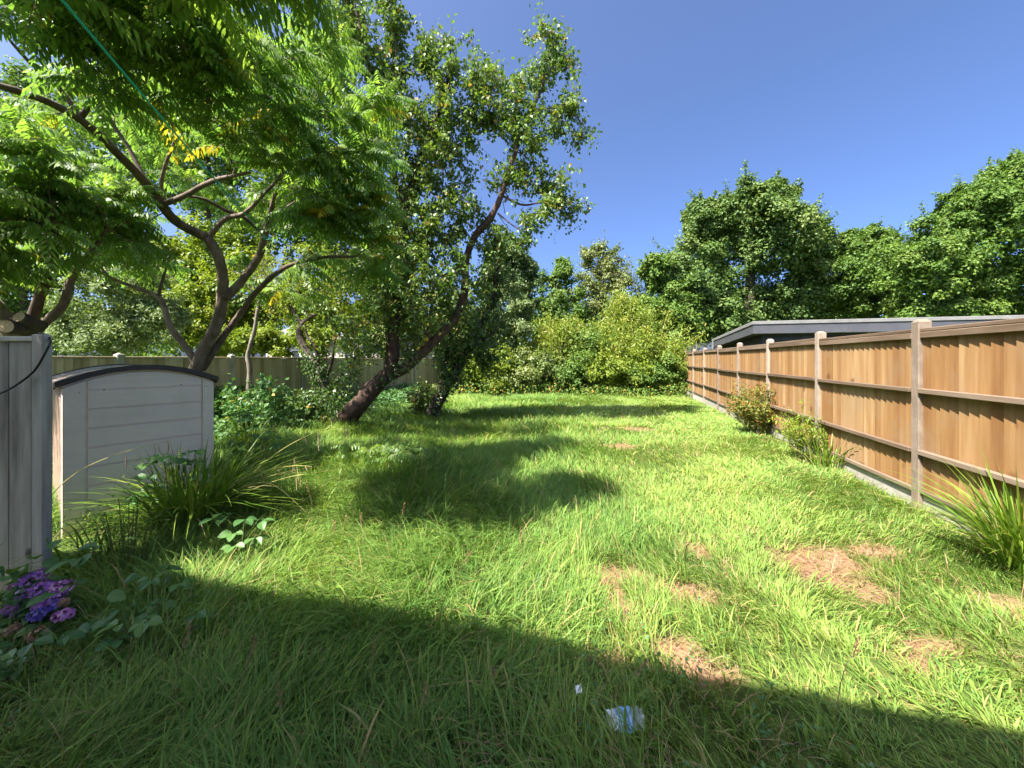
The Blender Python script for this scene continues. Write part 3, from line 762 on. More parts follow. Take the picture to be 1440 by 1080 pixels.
def sprays(mb, paths, rng, per=60, spread=.22, L=.06, W=.04, hang=.5, dryp=.04, tmpl=T_FOLD, tonevar=.5, along=.35, mt=None, subs=7):
    """leaves hang along short side twigs that leave each branch"""
    for path in paths:
        n = max(6, int(per*rng.uniform(.6, 1.4))); tone = rng.random(); k = max(3, int(subs*rng.uniform(.7, 1.3)))
        t = rng.uniform(along, 1.0, k)*(len(path)-1); t[0] = len(path)-1.01; i = np.clip(t.astype(int), 0, len(path)-2); f = (t-i)[:, None]
        p = path[i]*(1-f)+path[i+1]*f; d = nrm(path[i+1]-path[i])
        e_ = p+d*spread*rng.uniform(.2, .9, (k, 1))+rng.normal(0, spread*.62, (k, 3))
        if mt is not None:
            for a_, b_ in zip(p, e_): tube(mt, [a_, (a_+b_)/2+rng.normal(0, .012, 3), b_], [.0035, .0028, .0015], 3, 0, None, .5, cap=False)
        j = rng.integers(0, k, n); u = rng.uniform(.12, 1.08, (n, 1))
        o = p[j]*(1-u)+e_[j]*u+rng.normal(0, .022+.09*spread, (n, 3))
        a = rng.normal(size=(n, 3)); a[:, 2] -= hang
        nn = rng.normal(size=(n, 3))*.7+np.array([0, 0, 1.0])
        s = rng.uniform(.65, 1.25, n)
        leaves(mb, o, a, nn, L*s, W*s, tmpl, .1, np.clip(tone*tonevar+rng.random(n)*(1-tonevar), 0, 1), (rng.random(n) < dryp)*rng.uniform(.4, 1, n))

def puffs(mb, blobs, rng, sub=14, rs=.36, n=230, L=.15, W=.11, up=.45, dryp=.0, tmpl=T_FOLD, inner=.25, droop=.1, ragged=.5, tv=.55):
    """crown: each blob (centre, radii) carries many small ragged clumps of leaves with gaps between them"""
    cent = []
    for (c, r) in blobs:
        c = np.asarray(c); r = np.asarray(r, float)
        v = nrm(rng.normal(size=(sub, 3))); v[:, 2] = np.abs(v[:, 2])*np.where(rng.random(sub) < .25, -1, 1)
        for q in v:
            rr = rng.uniform(.62, 1.08); cc = c+q*r*rr; rad = rs*np.mean(r)*rng.uniform(.65, 1.25); cent.append(cc)
            k = int(n*rng.uniform(.7, 1.3))
            d = nrm(rng.normal(size=(k, 3))); rad_ = rng.random(k)**.5*rad*(1+ragged*rng.normal(0, .35, k))
            stretch = np.array([1, 1, .75])
            o = cc+d*rad_[:, None]*stretch
            # a few shoots standing out of the clump
            nn = d*.55+q*.35+np.array([0, 0, up])+rng.normal(0, .45, (k, 3))
            a = np.cross(nn, rng.normal(size=(k, 3)))
            s = rng.uniform(.6, 1.3, k); tone = rng.random()
            leaves(mb, o, a, nn, L*s, W*s, tmpl, droop, np.clip(tone*tv+rng.random(k)*(1-tv), 0, 1), (rng.random(k) < dryp)*rng.uniform(.4, 1, k))
            if rng.random() < .55:
                m = int(k*.12); ax = nrm(q+np.array([0, 0, .8])+rng.normal(0, .3, 3)); tt = rng.uniform(.7, 1.9, m)*rad
                o = cc+ax*tt[:, None]+rng.normal(0, .12*rad, (m, 3))
                leaves(mb, o, rng.normal(size=(m, 3)), rng.normal(size=(m, 3))*.6+np.array([0, 0, .8]), L*.8, W*.8, tmpl, droop, rng.random(m), 0.0)
        k = int(sub*n*inner)
        o = c+nrm(rng.normal(size=(k, 3)))*r*(rng.random((k, 1))**.4)*.8
        leaves(mb, o, rng.normal(size=(k, 3)), rng.normal(size=(k, 3)), L*1.2, W*1.2, tmpl, 0, rng.random(k)*.6, 0.0)
    return cent

def bgtree(name, label, cat, Z, lst, mat, bark, base=None, seed=0, trunk_r=.2, jz=1.0, group=None, depth=.9, **kw):
    """tree further off. lst: (px, py, rx px, ry px[, dZ])"""
    rng = np.random.default_rng(seed)
    blobs = []
    for b in lst:
        px, py, rx, ry = b[:4]; dz = b[4] if len(b) > 4 else rng.uniform(-.5, .5)*rx/FPX*Z
        z_ = Z+dz
        blobs.append((P(px, py, z_), (rx/FPX*z_, depth*(rx+ry)/2/FPX*z_, ry/FPX*z_)))
    cen = np.mean([b[0] for b in blobs], 0)
    if base is None: bx, by = cen[0], cen[1]
    else: bx, by = (base-CX)/FPX*Z, Z
    g = float(gz(bx, by)); off = (bx, by, g)
    t = thing(name, label, cat, off, 0, group)
    mb = MB(); cents = puffs(mb, blobs, rng, **kw)
    mb.build('crown', mat, t, off=off)
    mt = MB(); topz = max(b[0][2] for b in blobs)
    limbs = [([np.array([bx, by, g-.1]), np.array([bx*.7+cen[0]*.3, by*.7+cen[1]*.3, g+(cen[2]-g)*.5]), np.array([cen[0], cen[1], cen[2]]), np.array([cen[0], cen[1], (cen[2]+topz)/2])], [trunk_r*1.25, trunk_r, trunk_r*.6, trunk_r*.2])]
    sel = [cents[i] for i in rng.permutation(len(cents))[:min(len(cents), 60)]]
    grow(mt, limbs, [b[0] for b in blobs]+sel, rng, r_tip=.012, k=.014, sides=5, bump=.05, maxr=trunk_r*.6)
    mt.build('trunk', bark, t, True, off=off)
    return t

# ------------------------------------------------------------------ the two sumacs
def sumac_main():
    rng = np.random.default_rng(21)
    limbs = [
        ([P(262, 668, 5.3), P(268, 560, 5.3), P(280, 505, 5.3), P(306, 455, 5.25), P(314, 405, 5.2), P(309, 365, 5.1), P(293, 335, 5.0)], [.11, .086, .078, .071, .066, .062, .06]),
        ([P(293, 335, 5.0), P(255, 316, 4.8), P(232, 294, 4.6), P(206, 258, 4.3), P(172, 222, 4.0), P(128, 180, 3.7), P(80, 148, 3.4), P(20, 125, 3.1), P(-40, 112, 2.9)], [.06, .054, .05, .045, .04, .036, .032, .027, .02]),
        ([P(116, 170, 3.65), P(82, 122, 3.5), P(40, 85, 3.3), P(10, 50, 3.1)], [.022, .018, .014, .009]),
        ([P(113, 166, 3.6), P(124, 148, 3.6), P(140, 138, 3.6)], [.024, .022, .018]),
        ([P(206, 258, 4.3), P(180, 205, 4.25), P(150, 160, 4.1), P(140, 138, 3.9)], [.026, .02, .016, .012]),
        ([P(316, 420, 5.2), P(340, 395, 5.25), P(364, 360, 5.2), P(376, 318, 5.0), P(390, 270, 4.8), P(402, 230, 4.6)], [.056, .05, .046, .036, .026, .014]),
        ([P(372, 330, 5.05), P(345, 306, 4.9), P(318, 296, 4.8), P(290, 280, 4.6), P(268, 276, 4.5)], [.03, .026, .022, .018, .012]),
        ([P(294, 334, 5.0), P(318, 308, 4.9), P(345, 300, 4.7), P(372, 272, 4.5), P(400, 240, 4.3)], [.036, .03, .026, .02, .012]),
        ([P(228, 288, 4.6), P(260, 275, 4.4), P(292, 258, 4.2), P(330, 248, 4.0), P(352, 244, 3.9)], [.034, .03, .026, .02, .012]),
        ([P(232, 286, 4.6), P(228, 255, 4.5), P(240, 215, 4.3), P(250, 190, 4.1)], [.024, .02, .015, .01]),
        ([P(284, 520, 5.35), P(310, 480, 5.4), P(340, 440, 5.4), P(366, 405, 5.3), P(402, 376, 5.1), P(450, 362, 4.9), P(500, 360, 4.8)], [.05, .045, .04, .034, .028, .02, .012]),
        ([P(276, 512, 5.3), P(258, 484, 5.25), P(240, 462, 5.2), P(228, 428, 5.2), P(222, 418, 5.2), P(190, 405, 5.1), P(150, 388, 4.9), P(135, 365, 4.8)], [.045, .042, .038, .033, .03, .024, .016, .01]),
        ([P(222, 418, 5.2), P(232, 380, 5.2), P(240, 350, 5.1)], [.02, .014, .008]),
    ]
    tg = clusters([(30, 20, 2.6, 75, 13), (110, 20, 2.7, 65, 14), (190, 10, 2.9, 60, 13), (260, 30, 3.0, 60, 14), (330, 25, 3.3, 60, 13), (400, 25, 3.7, 40, 8), (-60, 60, 2.6, 80, 8), (80, -60, 2.4, 70, 8), (200, -60, 2.6, 70, 8),
                   (110, 95, 2.9, 50, 9), (190, 90, 3.2, 50, 10), (270, 95, 3.2, 50, 12), (340, 90, 3.5, 50, 12), (410, 90, 3.9, 45, 11), (470, 110, 4.2, 40, 9),
                   (30, 220, 4.2, 60, 8), (60, 150, 4.1, 40, 4), (150, 140, 4.3, 40, 5), (230, 160, 4.6, 45, 9), (310, 160, 3.8, 50, 10), (390, 170, 4.1, 45, 12), (450, 190, 4.3, 45, 12), (505, 150, 4.5, 36, 7),
                   (410, 250, 4.4, 50, 13), (470, 265, 4.5, 45, 12), (515, 230, 4.6, 35, 8), (355, 215, 4.3, 40, 6), (420, 315, 4.7, 40, 9), (480, 325, 4.8, 40, 9), (530, 305, 4.8, 30, 6), (545, 345, 4.9, 25, 4), (440, 365, 4.9, 30, 5), (520, 365, 4.8, 20, 3),
                   (70, 260, 4.7, 60, 10), (150, 300, 5.0, 60, 12), (60, 330, 4.8, 60, 10), (200, 330, 4.7, 50, 8), (150, 380, 4.8, 40, 6), (250, 380, 5.0, 35, 3), (215, 250, 4.7, 45, 5), (320, 340, 5.3, 30, 3), (140, 230, 4.6, 40, 6), (280, -50, 2.4, 60, 14), (350, -110, 2.4, 80, 18), (180, -150, 2.1, 90, 12), (-150, -270, 1.9, 120, 16), (20, -280, 1.9, 110, 12), (420, -40, 2.7, 50, 8), (60, -150, 2.0, 90, 10), (250, 200, 6.0, 70, 18), (340, 190, 6.2, 70, 18), (420, 210, 6.2, 60, 16), (480, 170, 6.0, 50, 12), (300, 290, 6.4, 60, 14), (400, 300, 6.3, 60, 16), (470, 330, 6.0, 50, 14), (540, 250, 5.6, 30, 8), (360, 380, 6.2, 50, 10), (430, 400, 6.0, 40, 8), (250, 110, 5.5, 70, 16), (360, 100, 5.6, 70, 16), (450, 60, 5.4, 40, 8), (150, 200, 5.8, 60, 12), (200, 380, 6.0, 50, 8)], rng, 1.0)
    tg = tg[rng.random(len(tg)) < .46]
    la, lb = P(375, 335, 4.8), P(95, 0, 1.6); lu = nrm(lb-la)           # no leaves where the washing line runs
    tg = tg[np.linalg.norm(np.cross(tg-la, lu), axis=1) > .42]
    off = limbs[0][0][0]; off = np.array([off[0], off[1], 0])
    t = thing('sumac_tree', 'spreading sumac tree with a forked trunk rising behind the beige shed', 'tree', off)
    mt = MB(); mb = MB()
    dirs, paths = grow(mt, limbs, tg, rng, r_tip=.006, k=.011, lift=.2, bump=.07)
    rosettes(mb, mt, tg, dirs, rng, yellow=.012)
    mt.build('trunk', M['bark'], t, True, off=off)
    mb.build('crown', M['sumac'], t, off=off)
sumac_main()

def sumac_left():
    rng = np.random.default_rng(22)
    Z = 4.4
    limbs = [
        ([P(20, 800, Z), P(24, 560, Z), P(32, 500, Z), P(36, 470, Z), P(48, 435, Z), P(62, 400, Z-.1), P(72, 372, Z-.2), P(76, 340, Z-.4), P(70, 280, Z-.8)], [.14, .12, .105, .07, .05, .043, .036, .03, .015]),
        ([P(36, 482, Z), P(62, 455, Z), P(88, 430, Z), P(98, 398, Z), P(110, 376, Z), P(126, 358, Z-.1), P(150, 320, Z-.3)], [.06, .047, .043, .04, .036, .028, .014]),
        ([P(30, 500, Z), P(16, 470, Z-.15), P(2, 445, Z-.25), P(-14, 425, Z-.35)], [.10, .085, .08, .078]),
        ([P(34, 470, Z), P(28, 455, Z-.25), P(26, 446, Z-.36)], [.07, .066, .06]),
        ([P(-14, 430, Z-.3), P(-60, 330, 3.6), P(-110, 250, 3.0), P(-200, 170, 2.3)], [.06, .045, .035, .02]),
        ([P(-60, 330, 3.6), P(-200, 280, 2.6), P(-330, 200, 2.0)], [.04, .03, .015]),
    ]
    tg = clusters([(20, 340, 3.9, 55, 12), (80, 300, 3.8, 50, 12), (40, 260, 3.6, 60, 12), (120, 260, 4.0, 50, 10), (10, 390, 4.0, 40, 7), (150, 320, 4.2, 40, 8), (110, 340, 4.2, 35, 6), (-50, 300, 3.4, 70, 12), (-120, 200, 2.8, 90, 10), (-60, 380, 3.6, 60, 8), (20, 200, 3.4, 50, 8), (-200, 150, 2.4, 100, 6), (-170, 60, 2.4, 90, 6), (-880, -200, 1.5, 230, 22), (-1000, -150, 1.5, 200, 12), (-620, -230, 1.75, 190, 14)], rng)  # last three clusters hang out of view, added to shade the grey fence
    tg = tg[rng.random(len(tg)) < .62]
    off = np.array([P(20, 800, Z)[0], Z, 0.0])
    t = thing('sumac_tree', 'sumac with sawn off stubs growing behind the grey timber fence', 'tree', off)
    mt = MB(); mb = MB()
    dirs, _ = grow(mt, limbs, tg, rng, r_tip=.006, k=.011, lift=.2, bump=.07)
    rosettes(mb, mt, tg, dirs, rng, yellow=.008)
    tr = mt.build('trunk', M['bark'], t, True, off=off)
    mb.build('crown', M['sumac'], t, off=off)
    # sawn log ends
    for p, d, r in ((P(9, 459, Z-.45), (.25, -1, .0), .075), (P(27, 446, Z-.40), (.1, -.9, .35), .062)):
        m = MB(); d = nrm(np.array(d)); tube(m, [p-d*.22, p-d*.1, p], [r*1.05, r, r], 14, .05, rng, .4); m.build('stub', M['darkbark'], tr, True, off=off)
        m = MB(); tube(m, [p+d*.002, p+d*.006], [r*.88, r*.86], 14, .03, rng, .4); m.build('cut_end', M['cutwood'], tr, off=off)
sumac_left()

def ivy_on(t, off, pts, r, n, rng, L=.07):
    m = MB(); pp, _ = smooth_path(pts, [1]*len(pts), .05)
    i = rng.integers(0, len(pp), n); d = nrm(rng.normal(size=(n, 3)))
    o = pp[i]+d*r*rng.uniform(.7, 1.9, (n, 1))
    a = rng.normal(size=(n, 3)); a[:, 2] -= .8
    leaves(m, o, a, d+rng.normal(0, .3, (n, 3)), L*rng.uniform(.6, 1.2, n), L*.85*rng.uniform(.6, 1.2, n), T_FOLD, .1, rng.random(n), 0.0)
    m.build('ivy', M['ivy'], t, off=off)

# ------------------------------------------------------------------ leaning pear tree and its neighbours
def pear():
    rng = np.random.default_rng(31); Z = 8.4
    limbs = [
        ([P(468, 612, 8.3), P(480, 596, 8.3), P(505, 568, 8.3), P(530, 540, 8.35), P(548, 522, 8.4), P(552, 495, 8.4), P(552, 450, 8.4), P(556, 400, 8.4), P(562, 345, 8.4), P(568, 300, 8.4), P(580, 262, 8.4), P(600, 200, 8.4), P(620, 150, 8.4), P(632, 100, 8.4), P(634, 60, 8.4)], [.25, .205, .18, .165, .155, .14, .15, .14, .13, .115, .09, .065, .045, .025, .01]),
        ([P(536, 535, 8.35), P(565, 520, 8.5), P(598, 492, 8.6), P(625, 465, 8.7), P(645, 440, 8.8), P(655, 405, 8.8), P(656, 370, 8.8), P(668, 335, 8.7), P(692, 305, 8.6), P(706, 275, 8.5), P(718, 235, 8.5), P(734, 190, 8.5), P(752, 150, 8.5), P(768, 105, 8.5), P(776, 75, 8.5)], [.13, .115, .11, .105, .098, .09, .08, .072, .072, .06, .05, .04, .03, .02, .01]),
        ([P(568, 300, 8.4), P(555, 250, 8.2), P(545, 200, 8.1), P(530, 140, 8.0), P(515, 80, 7.9), P(500, 10, 7.9), P(490, -40, 7.9)], [.07, .06, .05, .04, .03, .02, .01]),
        ([P(545, 200, 8.1), P(556, 130, 8.2), P(556, 60, 8.2), P(548, -10, 8.2)], [.035, .026, .018, .01]),
        ([P(600, 490, 8.6), P(603, 460, 8.6), P(608, 430, 8.6), P(612, 395, 8.5)], [.05, .042, .034, .02]),
        ([P(706, 275, 8.5), P(735, 288, 8.5), P(760, 285, 8.5), P(790, 285, 8.5), P(806, 302, 8.5)], [.028, .022, .017, .012, .006]),
        ([P(722, 225, 8.5), P(745, 170, 8.4), P(770, 152, 8.4), P(805, 160, 8.4), P(826, 184, 8.4)], [.025, .02, .016, .011, .006]),
        ([P(580, 262, 8.4), P(610, 235, 8.6), P(650, 200, 8.8), P(680, 170, 8.8), P(700, 130, 8.8)], [.045, .036, .028, .02, .01]),
        ([P(700, 300, 8.6), P(722, 318, 8.5), P(742, 330, 8.5), P(748, 345, 8.5)], [.018, .013, .01, .005]),
    ]
    L = [(495, 25, 7.9, 26, 10), (512, 60, 7.9, 24, 8), (485, -10, 7.9, 30, 10), (552, 20, 8.2, 18, 7), (556, 60, 8.2, 18, 7), (550, -20, 8.2, 22, 8), (520, 95, 8.0, 26, 9), (556, 100, 8.2, 22, 8), (590, 72, 8.3, 20, 7), (605, 90, 8.3, 14, 4),
         (636, 95, 8.4, 11, 4), (633, 62, 8.4, 6, 2), (632, 120, 8.4, 16, 6), (655, 62, 8.5, 6, 1), (662, 120, 8.5, 20, 7), (690, 115, 8.6, 20, 7), (692, 95, 8.8, 10, 2), (715, 132, 8.6, 20, 6), (770, 66, 8.5, 16, 6), (790, 85, 8.5, 14, 5), (757, 112, 8.5, 18, 6), (770, 95, 8.5, 12, 3),
         (800, 150, 8.4, 20, 8), (818, 180, 8.4, 11, 3), (782, 172, 8.4, 16, 4), (745, 165, 8.5, 26, 8), (715, 168, 8.6, 24, 8), (690, 165, 8.7, 24, 8), (665, 160, 8.7, 24, 8), (635, 165, 8.5, 30, 10), (600, 160, 8.4, 32, 12), (560, 150, 8.3, 30, 10), (540, 190, 8.1, 34, 10), (580, 205, 8.3, 34, 12), (620, 205, 8.5, 30, 11),
         (648, 205, 8.7, 16, 4), (742, 205, 8.5, 20, 6), (730, 232, 8.5, 18, 5), (765, 252, 8.5, 15, 5), (788, 268, 8.5, 18, 6), (768, 290, 8.5, 18, 6), (800, 300, 8.5, 12, 3), (745, 312, 8.5, 14, 4), (738, 340, 8.5, 10, 3), (725, 250, 8.5, 14, 4), (705, 252, 8.5, 12, 3),
         (610, 245, 8.5, 30, 10), (640, 255, 8.7, 22, 6), (570, 250, 8.3, 28, 8), (590, 290, 8.4, 34, 11), (630, 300, 8.6, 28, 8), (665, 300, 8.6, 22, 6), (690, 325, 8.6, 20, 5), (545, 300, 8.2, 30, 8), (600, 335, 8.4, 32, 10), (645, 345, 8.7, 28, 8), (690, 355, 8.7, 22, 6), (560, 345, 8.2, 28, 7),
         (600, 380, 8.4, 32, 9), (640, 390, 8.6, 30, 9), (680, 395, 8.8, 26, 7), (560, 395, 8.2, 26, 6), (525, 380, 8.1, 28, 7), (590, 420, 8.3, 30, 8), (630, 430, 8.5, 26, 7), (520, 430, 8.1, 28, 7), (560, 440, 8.2, 24, 5), (500, 470, 8.1, 24, 5), (490, 250, 8.2, 34, 8), (500, 310, 8.2, 34, 8), (480, 390, 8.2, 30, 7), (510, 180, 8.1, 30, 6), (470, 440, 8.3, 26, 5), (600, 460, 8.4, 22, 4), (530, 480, 8.2, 22, 4)]
    tg = clusters(L, rng, 1.6)
    off = np.array([P(474, 604, 8.3)[0], 8.3, 0.0])
    t = thing('pear_tree', 'tall leaning fruit tree with a thick reddish brown forked trunk', 'tree', off)
    mt = MB(); mb = MB()
    dirs, paths = grow(mt, limbs, tg, rng, r_tip=.005, k=.009, lift=.1, bump=.16, limb_sides=12)
    sprays(mb, paths, rng, per=84, spread=.31, L=.092, W=.066, hang=.9, dryp=.035, tmpl=T_FOLD, along=.45, mt=mt)
    tr = mt.build('trunk', M['pearbark'], t, True, off=off)
    mb.build('crown', M['pear'], t, off=off)
    ivy_on(t, off, [P(474, 604, 8.2), P(470, 585, 8.2), P(462, 560, 8.2)], .22, 420, rng)
    ivy_on(t, off, [P(535, 535, 8.25), P(556, 522, 8.3), P(585, 500, 8.4)], .12, 240, rng)
    # lichen cushions and bare twigs
    m = MB()
    for px, py, r in ((595, 482, .06), (588, 490, .05), (600, 477, .05)):
        c = P(px, py, 8.48)
        ang = np.linspace(0, np.pi, 5); pts = [c+np.array([0, 0, -r]), c+np.array([0, -.01, -.3*r]), c+np.array([.01, -.01, .4*r]), c+np.array([0, 0, r])]
        tube(m, pts, [.02, r*.9, r*.8, .015], 9, .2, rng, rng.random())
    m.build('lichen', M['lichen'], tr, True, off=off)
    for a, b in (((612, 80, 8.3), (610, 37, 8.3)), ((606, 110, 8.3), (603, 95, 8.3)), ((710, 300, 8.6), (692, 240, 8.6)), ((706, 285, 8.5), (737, 285, 8.5)), ((700, 300, 8.6), (728, 330, 8.5))):
        p, q = P(*a), P(*b); mid = (p+q)/2+rng.normal(0, .05, 3); pp, rr = smooth_path([p, mid, q], [.009, .006, .003], .1); m = MB(); tube(m, pp, rr, 4); m.build('twig', M['pearbark'], tr, True, off=off)
pear()

def simple_tree(name, label, limbs, lst, leafm, bark, seed, per, L, W, spread=.2, hang=.5, dryp=.03, cat='tree', r_tip=.004, k=.009, jz=1.4, extra=None, along=.35, tmpl=T_FOLD):
    rng = np.random.default_rng(seed)
    tg = clusters(lst, rng, jz)
    b = np.asarray(limbs[0][0][0]); off = np.array([b[0], b[1], 0.0])
    t = thing(name, label, cat, off)
    mt = MB(); mb = MB()
    dirs, paths = grow(mt, limbs, tg, rng, r_tip=r_tip, k=k, bump=.12)
    sprays(mb, paths, rng, per=per, spread=spread*1.25, L=L, W=W, hang=hang, dryp=dryp, along=along, tmpl=tmpl, mt=mt)
    tr = mt.build('trunk', bark, t, True, off=off); mb.build('crown', leafm, t, off=off)
    return t, off, rng, tr

def ivy_tree():
    limbs = [([P(606, 588, 9.8), P(612, 572, 9.8), P(626, 545, 9.9), P(645, 515, 10), P(664, 482, 10.1), P(680, 450, 10.2), P(694, 410, 10.2), P(700, 370, 10.2)], [.2, .16, .14, .125, .115, .10, .08, .04]),
             ([P(616, 566, 9.8), P(622, 530, 9.9), P(630, 490, 10), P(632, 450, 10)], [.08, .07, .055, .03]),
             ([P(664, 482, 10.1), P(690, 470, 10.2), P(712, 450, 10.3)], [.06, .045, .02])]
    t, off, rng, tr = simple_tree('ivy_clad_tree', 'dark ivy clad tree leaning right beside the pale fence panels', limbs,
        [(625, 500, 10, 26, 9), (650, 480, 10, 26, 10), (675, 470, 10.1, 28, 10), (690, 440, 10.2, 28, 10), (705, 410, 10.3, 26, 9), (690, 375, 10.3, 26, 8), (660, 440, 10.1, 28, 9), (640, 540, 9.9, 16, 4), (690, 490, 10.2, 18, 3), (670, 510, 10, 18, 4), (625, 460, 10, 22, 6)],
        M['ivy'], M['darkbark'], 41, 95, .085, .065, .22, .7)
    ivy_on(t, off, limbs[0][0][:6], .15, 1500, rng); ivy_on(t, off, limbs[1][0], .10, 500, rng)
ivy_tree()

def twisted_tree():
    limbs = [([P(458, 602, 8.9), P(462, 570, 8.9), P(458, 545, 8.9), P(450, 522, 8.9), P(438, 506, 8.95), P(428, 488, 9.0), P(420, 470, 9.0), P(424, 456, 9.0), P(436, 444, 8.95), P(452, 438, 8.9)], [.2, .17, .15, .12, .09, .078, .072, .068, .06, .03]),
             ([P(424, 456, 9), P(412, 436, 9), P(400, 418, 9.1), P(388, 405, 9.2)], [.045, .04, .034, .02]),
             ([P(448, 515, 8.9), P(444, 490, 8.8), P(432, 472, 8.8), P(430, 455, 8.8)], [.035, .03, .026, .012]),
             ([P(458, 535, 8.9), P(468, 500, 8.8), P(470, 465, 8.8), P(468, 430, 8.8)], [.04, .034, .026, .012]),
             ([P(462, 550, 8.9), P(486, 520, 8.8), P(500, 500, 8.8), P(508, 470, 8.8)], [.04, .036, .03, .015])]
    t, off, rng, tr = simple_tree('twisted_tree', 'small twisted tree with an ivy covered trunk against the old fence', limbs,
        [(390, 400, 9.2, 28, 8), (420, 395, 9.2, 28, 8), (450, 410, 9.0, 28, 8), (480, 430, 8.9, 28, 9), (500, 460, 8.8, 24, 8), (470, 395, 9.0, 30, 8), (500, 400, 8.9, 30, 8), (520, 440, 8.7, 24, 6), (440, 470, 9.1, 20, 4), (370, 425, 9.3, 24, 5), (405, 430, 9.2, 24, 5), (480, 480, 8.9, 22, 5), (505, 505, 8.7, 18, 4), (400, 360, 9.3, 34, 8), (450, 355, 9.2, 34, 8), (355, 395, 9.4, 28, 6)],
        M['lime'], M['darkbark'], 42, 60, .065, .045, .2, .4, dryp=.06)
    ivy_on(t, off, limbs[0][0][:5], .17, 1700, rng)
    ivy_on(t, off, [P(476, 590, 8.7), P(472, 560, 8.7), P(486, 540, 8.7), P(492, 510, 8.6)], .2, 900, rng)
    m = MB(); n = 60; c = P(458, 592, 8.5); o = c+rng.normal(0, .09, (n, 3)); leaves(m, o, rng.normal(size=(n, 3)), rng.normal(size=(n, 3)), .09, .06, T_FOLD, .1, 1.0, .8); m.build('yellow_leaves', M['lime'], t, off=off)
twisted_tree()

simple_tree('slender_tree', 'slender pale barked sapling standing against the old fence', 
    [([P(350, 590, 8.0), P(350, 555, 8.0), P(352, 520, 8.0), P(350, 500, 8.0), P(358, 470, 8.0), P(363, 440, 8.0), P(368, 420, 8.0), P(384, 406, 7.9), P(400, 396, 7.8)], [.055, .05, .047, .043, .038, .034, .03, .024, .012]),
     ([P(366, 425, 8), P(366, 395, 8), P(370, 370, 8)], [.024, .018, .008])],
    [(385, 395, 7.9, 24, 6), (410, 380, 7.8, 22, 5), (370, 370, 8.0, 24, 6), (345, 385, 8.1, 24, 4)], M['lime'], M['palebark'], 43, 45, .06, .04)

# ------------------------------------------------------------------ trees and shrubs further off
bgtree('maple_tree', 'large rounded dark green maple behind the garden building', 'tree', 26, [(1060, 380, 95, 85), (975, 400, 55, 60), (1000, 450, 60, 45), (1105, 335, 58, 60), (1125, 425, 52, 50), (1050, 300, 52, 42), (1010, 335, 55, 52), (1085, 285, 32, 30), (1140, 355, 28, 38), (985, 320, 26, 38), (1060, 440, 80, 45)],
       M['maple'], M['darkbark'], base=1058, seed=51, trunk_r=.38, sub=34, rs=.25, n=330, L=.18, W=.145, up=.5, inner=.3, tv=.75)
bgtree('small_maple_tree', 'bushy mid green tree left of the big maple', 'tree', 24, [(935, 425, 34, 45), (920, 385, 20, 32), (960, 455, 36, 36), (905, 450, 22, 40), (930, 480, 50, 30)],
       M['ash'], M['darkbark'], seed=52, trunk_r=.16, sub=26, rs=.3, n=150, L=.19, W=.14)
bgtree('lime_tree', 'bright light green tree between the big maple and the right hand tree', 'tree', 25, [(1225, 380, 48, 48), (1195, 405, 36, 44), (1250, 410, 46, 42), (1215, 345, 28, 26), (1240, 345, 22, 22), (1190, 350, 18, 24), (1220, 440, 70, 30)],
       M['ash'], M['palebark'], seed=53, trunk_r=.2, sub=30, rs=.27, n=250, L=.165, W=.115, tv=.7)
bgtree('beech_tree', 'tall light green tree with pale limbs at the right edge', 'tree', 21, [(1400, 330, 68, 70), (1340, 350, 52, 56), (1300, 385, 46, 46), (1420, 270, 42, 42), (1375, 285, 34, 34), (1450, 390, 60, 50), (1360, 410, 60, 36), (1480, 300, 60, 80), (1345, 305, 26, 28), (1440, 240, 24, 26), (1320, 440, 70, 30), (1430, 440, 80, 30)],
       M['ash'], M['palebark'], base=1392, seed=54, trunk_r=.26, sub=32, rs=.25, n=300, L=.16, W=.11, tv=.7)
bgtree('hazel_tree', 'brownish olive tree rising at the end of the lawn', 'tree', 25, [(850, 405, 42, 50), (845, 368, 28, 26), (870, 420, 30, 40), (825, 420, 26, 36), (850, 460, 50, 40)],
       M['hazel'], M['darkbark'], seed=55, trunk_r=.16, sub=26, rs=.3, n=110, L=.19, W=.10, dryp=.05, inner=.1)
bgtree('young_ash_tree', 'slim feathery green tree left of the olive tree', 'tree', 23, [(790, 400, 20, 30), (800, 430, 28, 28), (772, 420, 20, 36), (790, 378, 10, 14), (790, 455, 36, 34), (755, 450, 24, 40)],
       M['ash'], M['darkbark'], seed=56, trunk_r=.1, sub=20, rs=.32, n=90, L=.18, W=.10, inner=.08)
bgtree('dark_conifer', 'dense dark green tree behind the leaning fruit tree', 'tree', 19, [(722, 380, 26, 40), (735, 410, 24, 36), (700, 390, 26, 44), (745, 385, 10, 20), (712, 350, 14, 22)],
       M['dark'], M['darkbark'], seed=57, trunk_r=.18, sub=26, rs=.3, n=200, L=.13, W=.08)
bgtree('pale_shrub', 'tall pale green shrub below the dark evergreen', 'shrub', 17.6, [(705, 440, 30, 40), (690, 480, 30, 36), (725, 470, 26, 36), (735, 440, 14, 26)],
       M['pale'], M['darkbark'], seed=58, trunk_r=.07, sub=26, rs=.3, n=150, L=.12, W=.06)
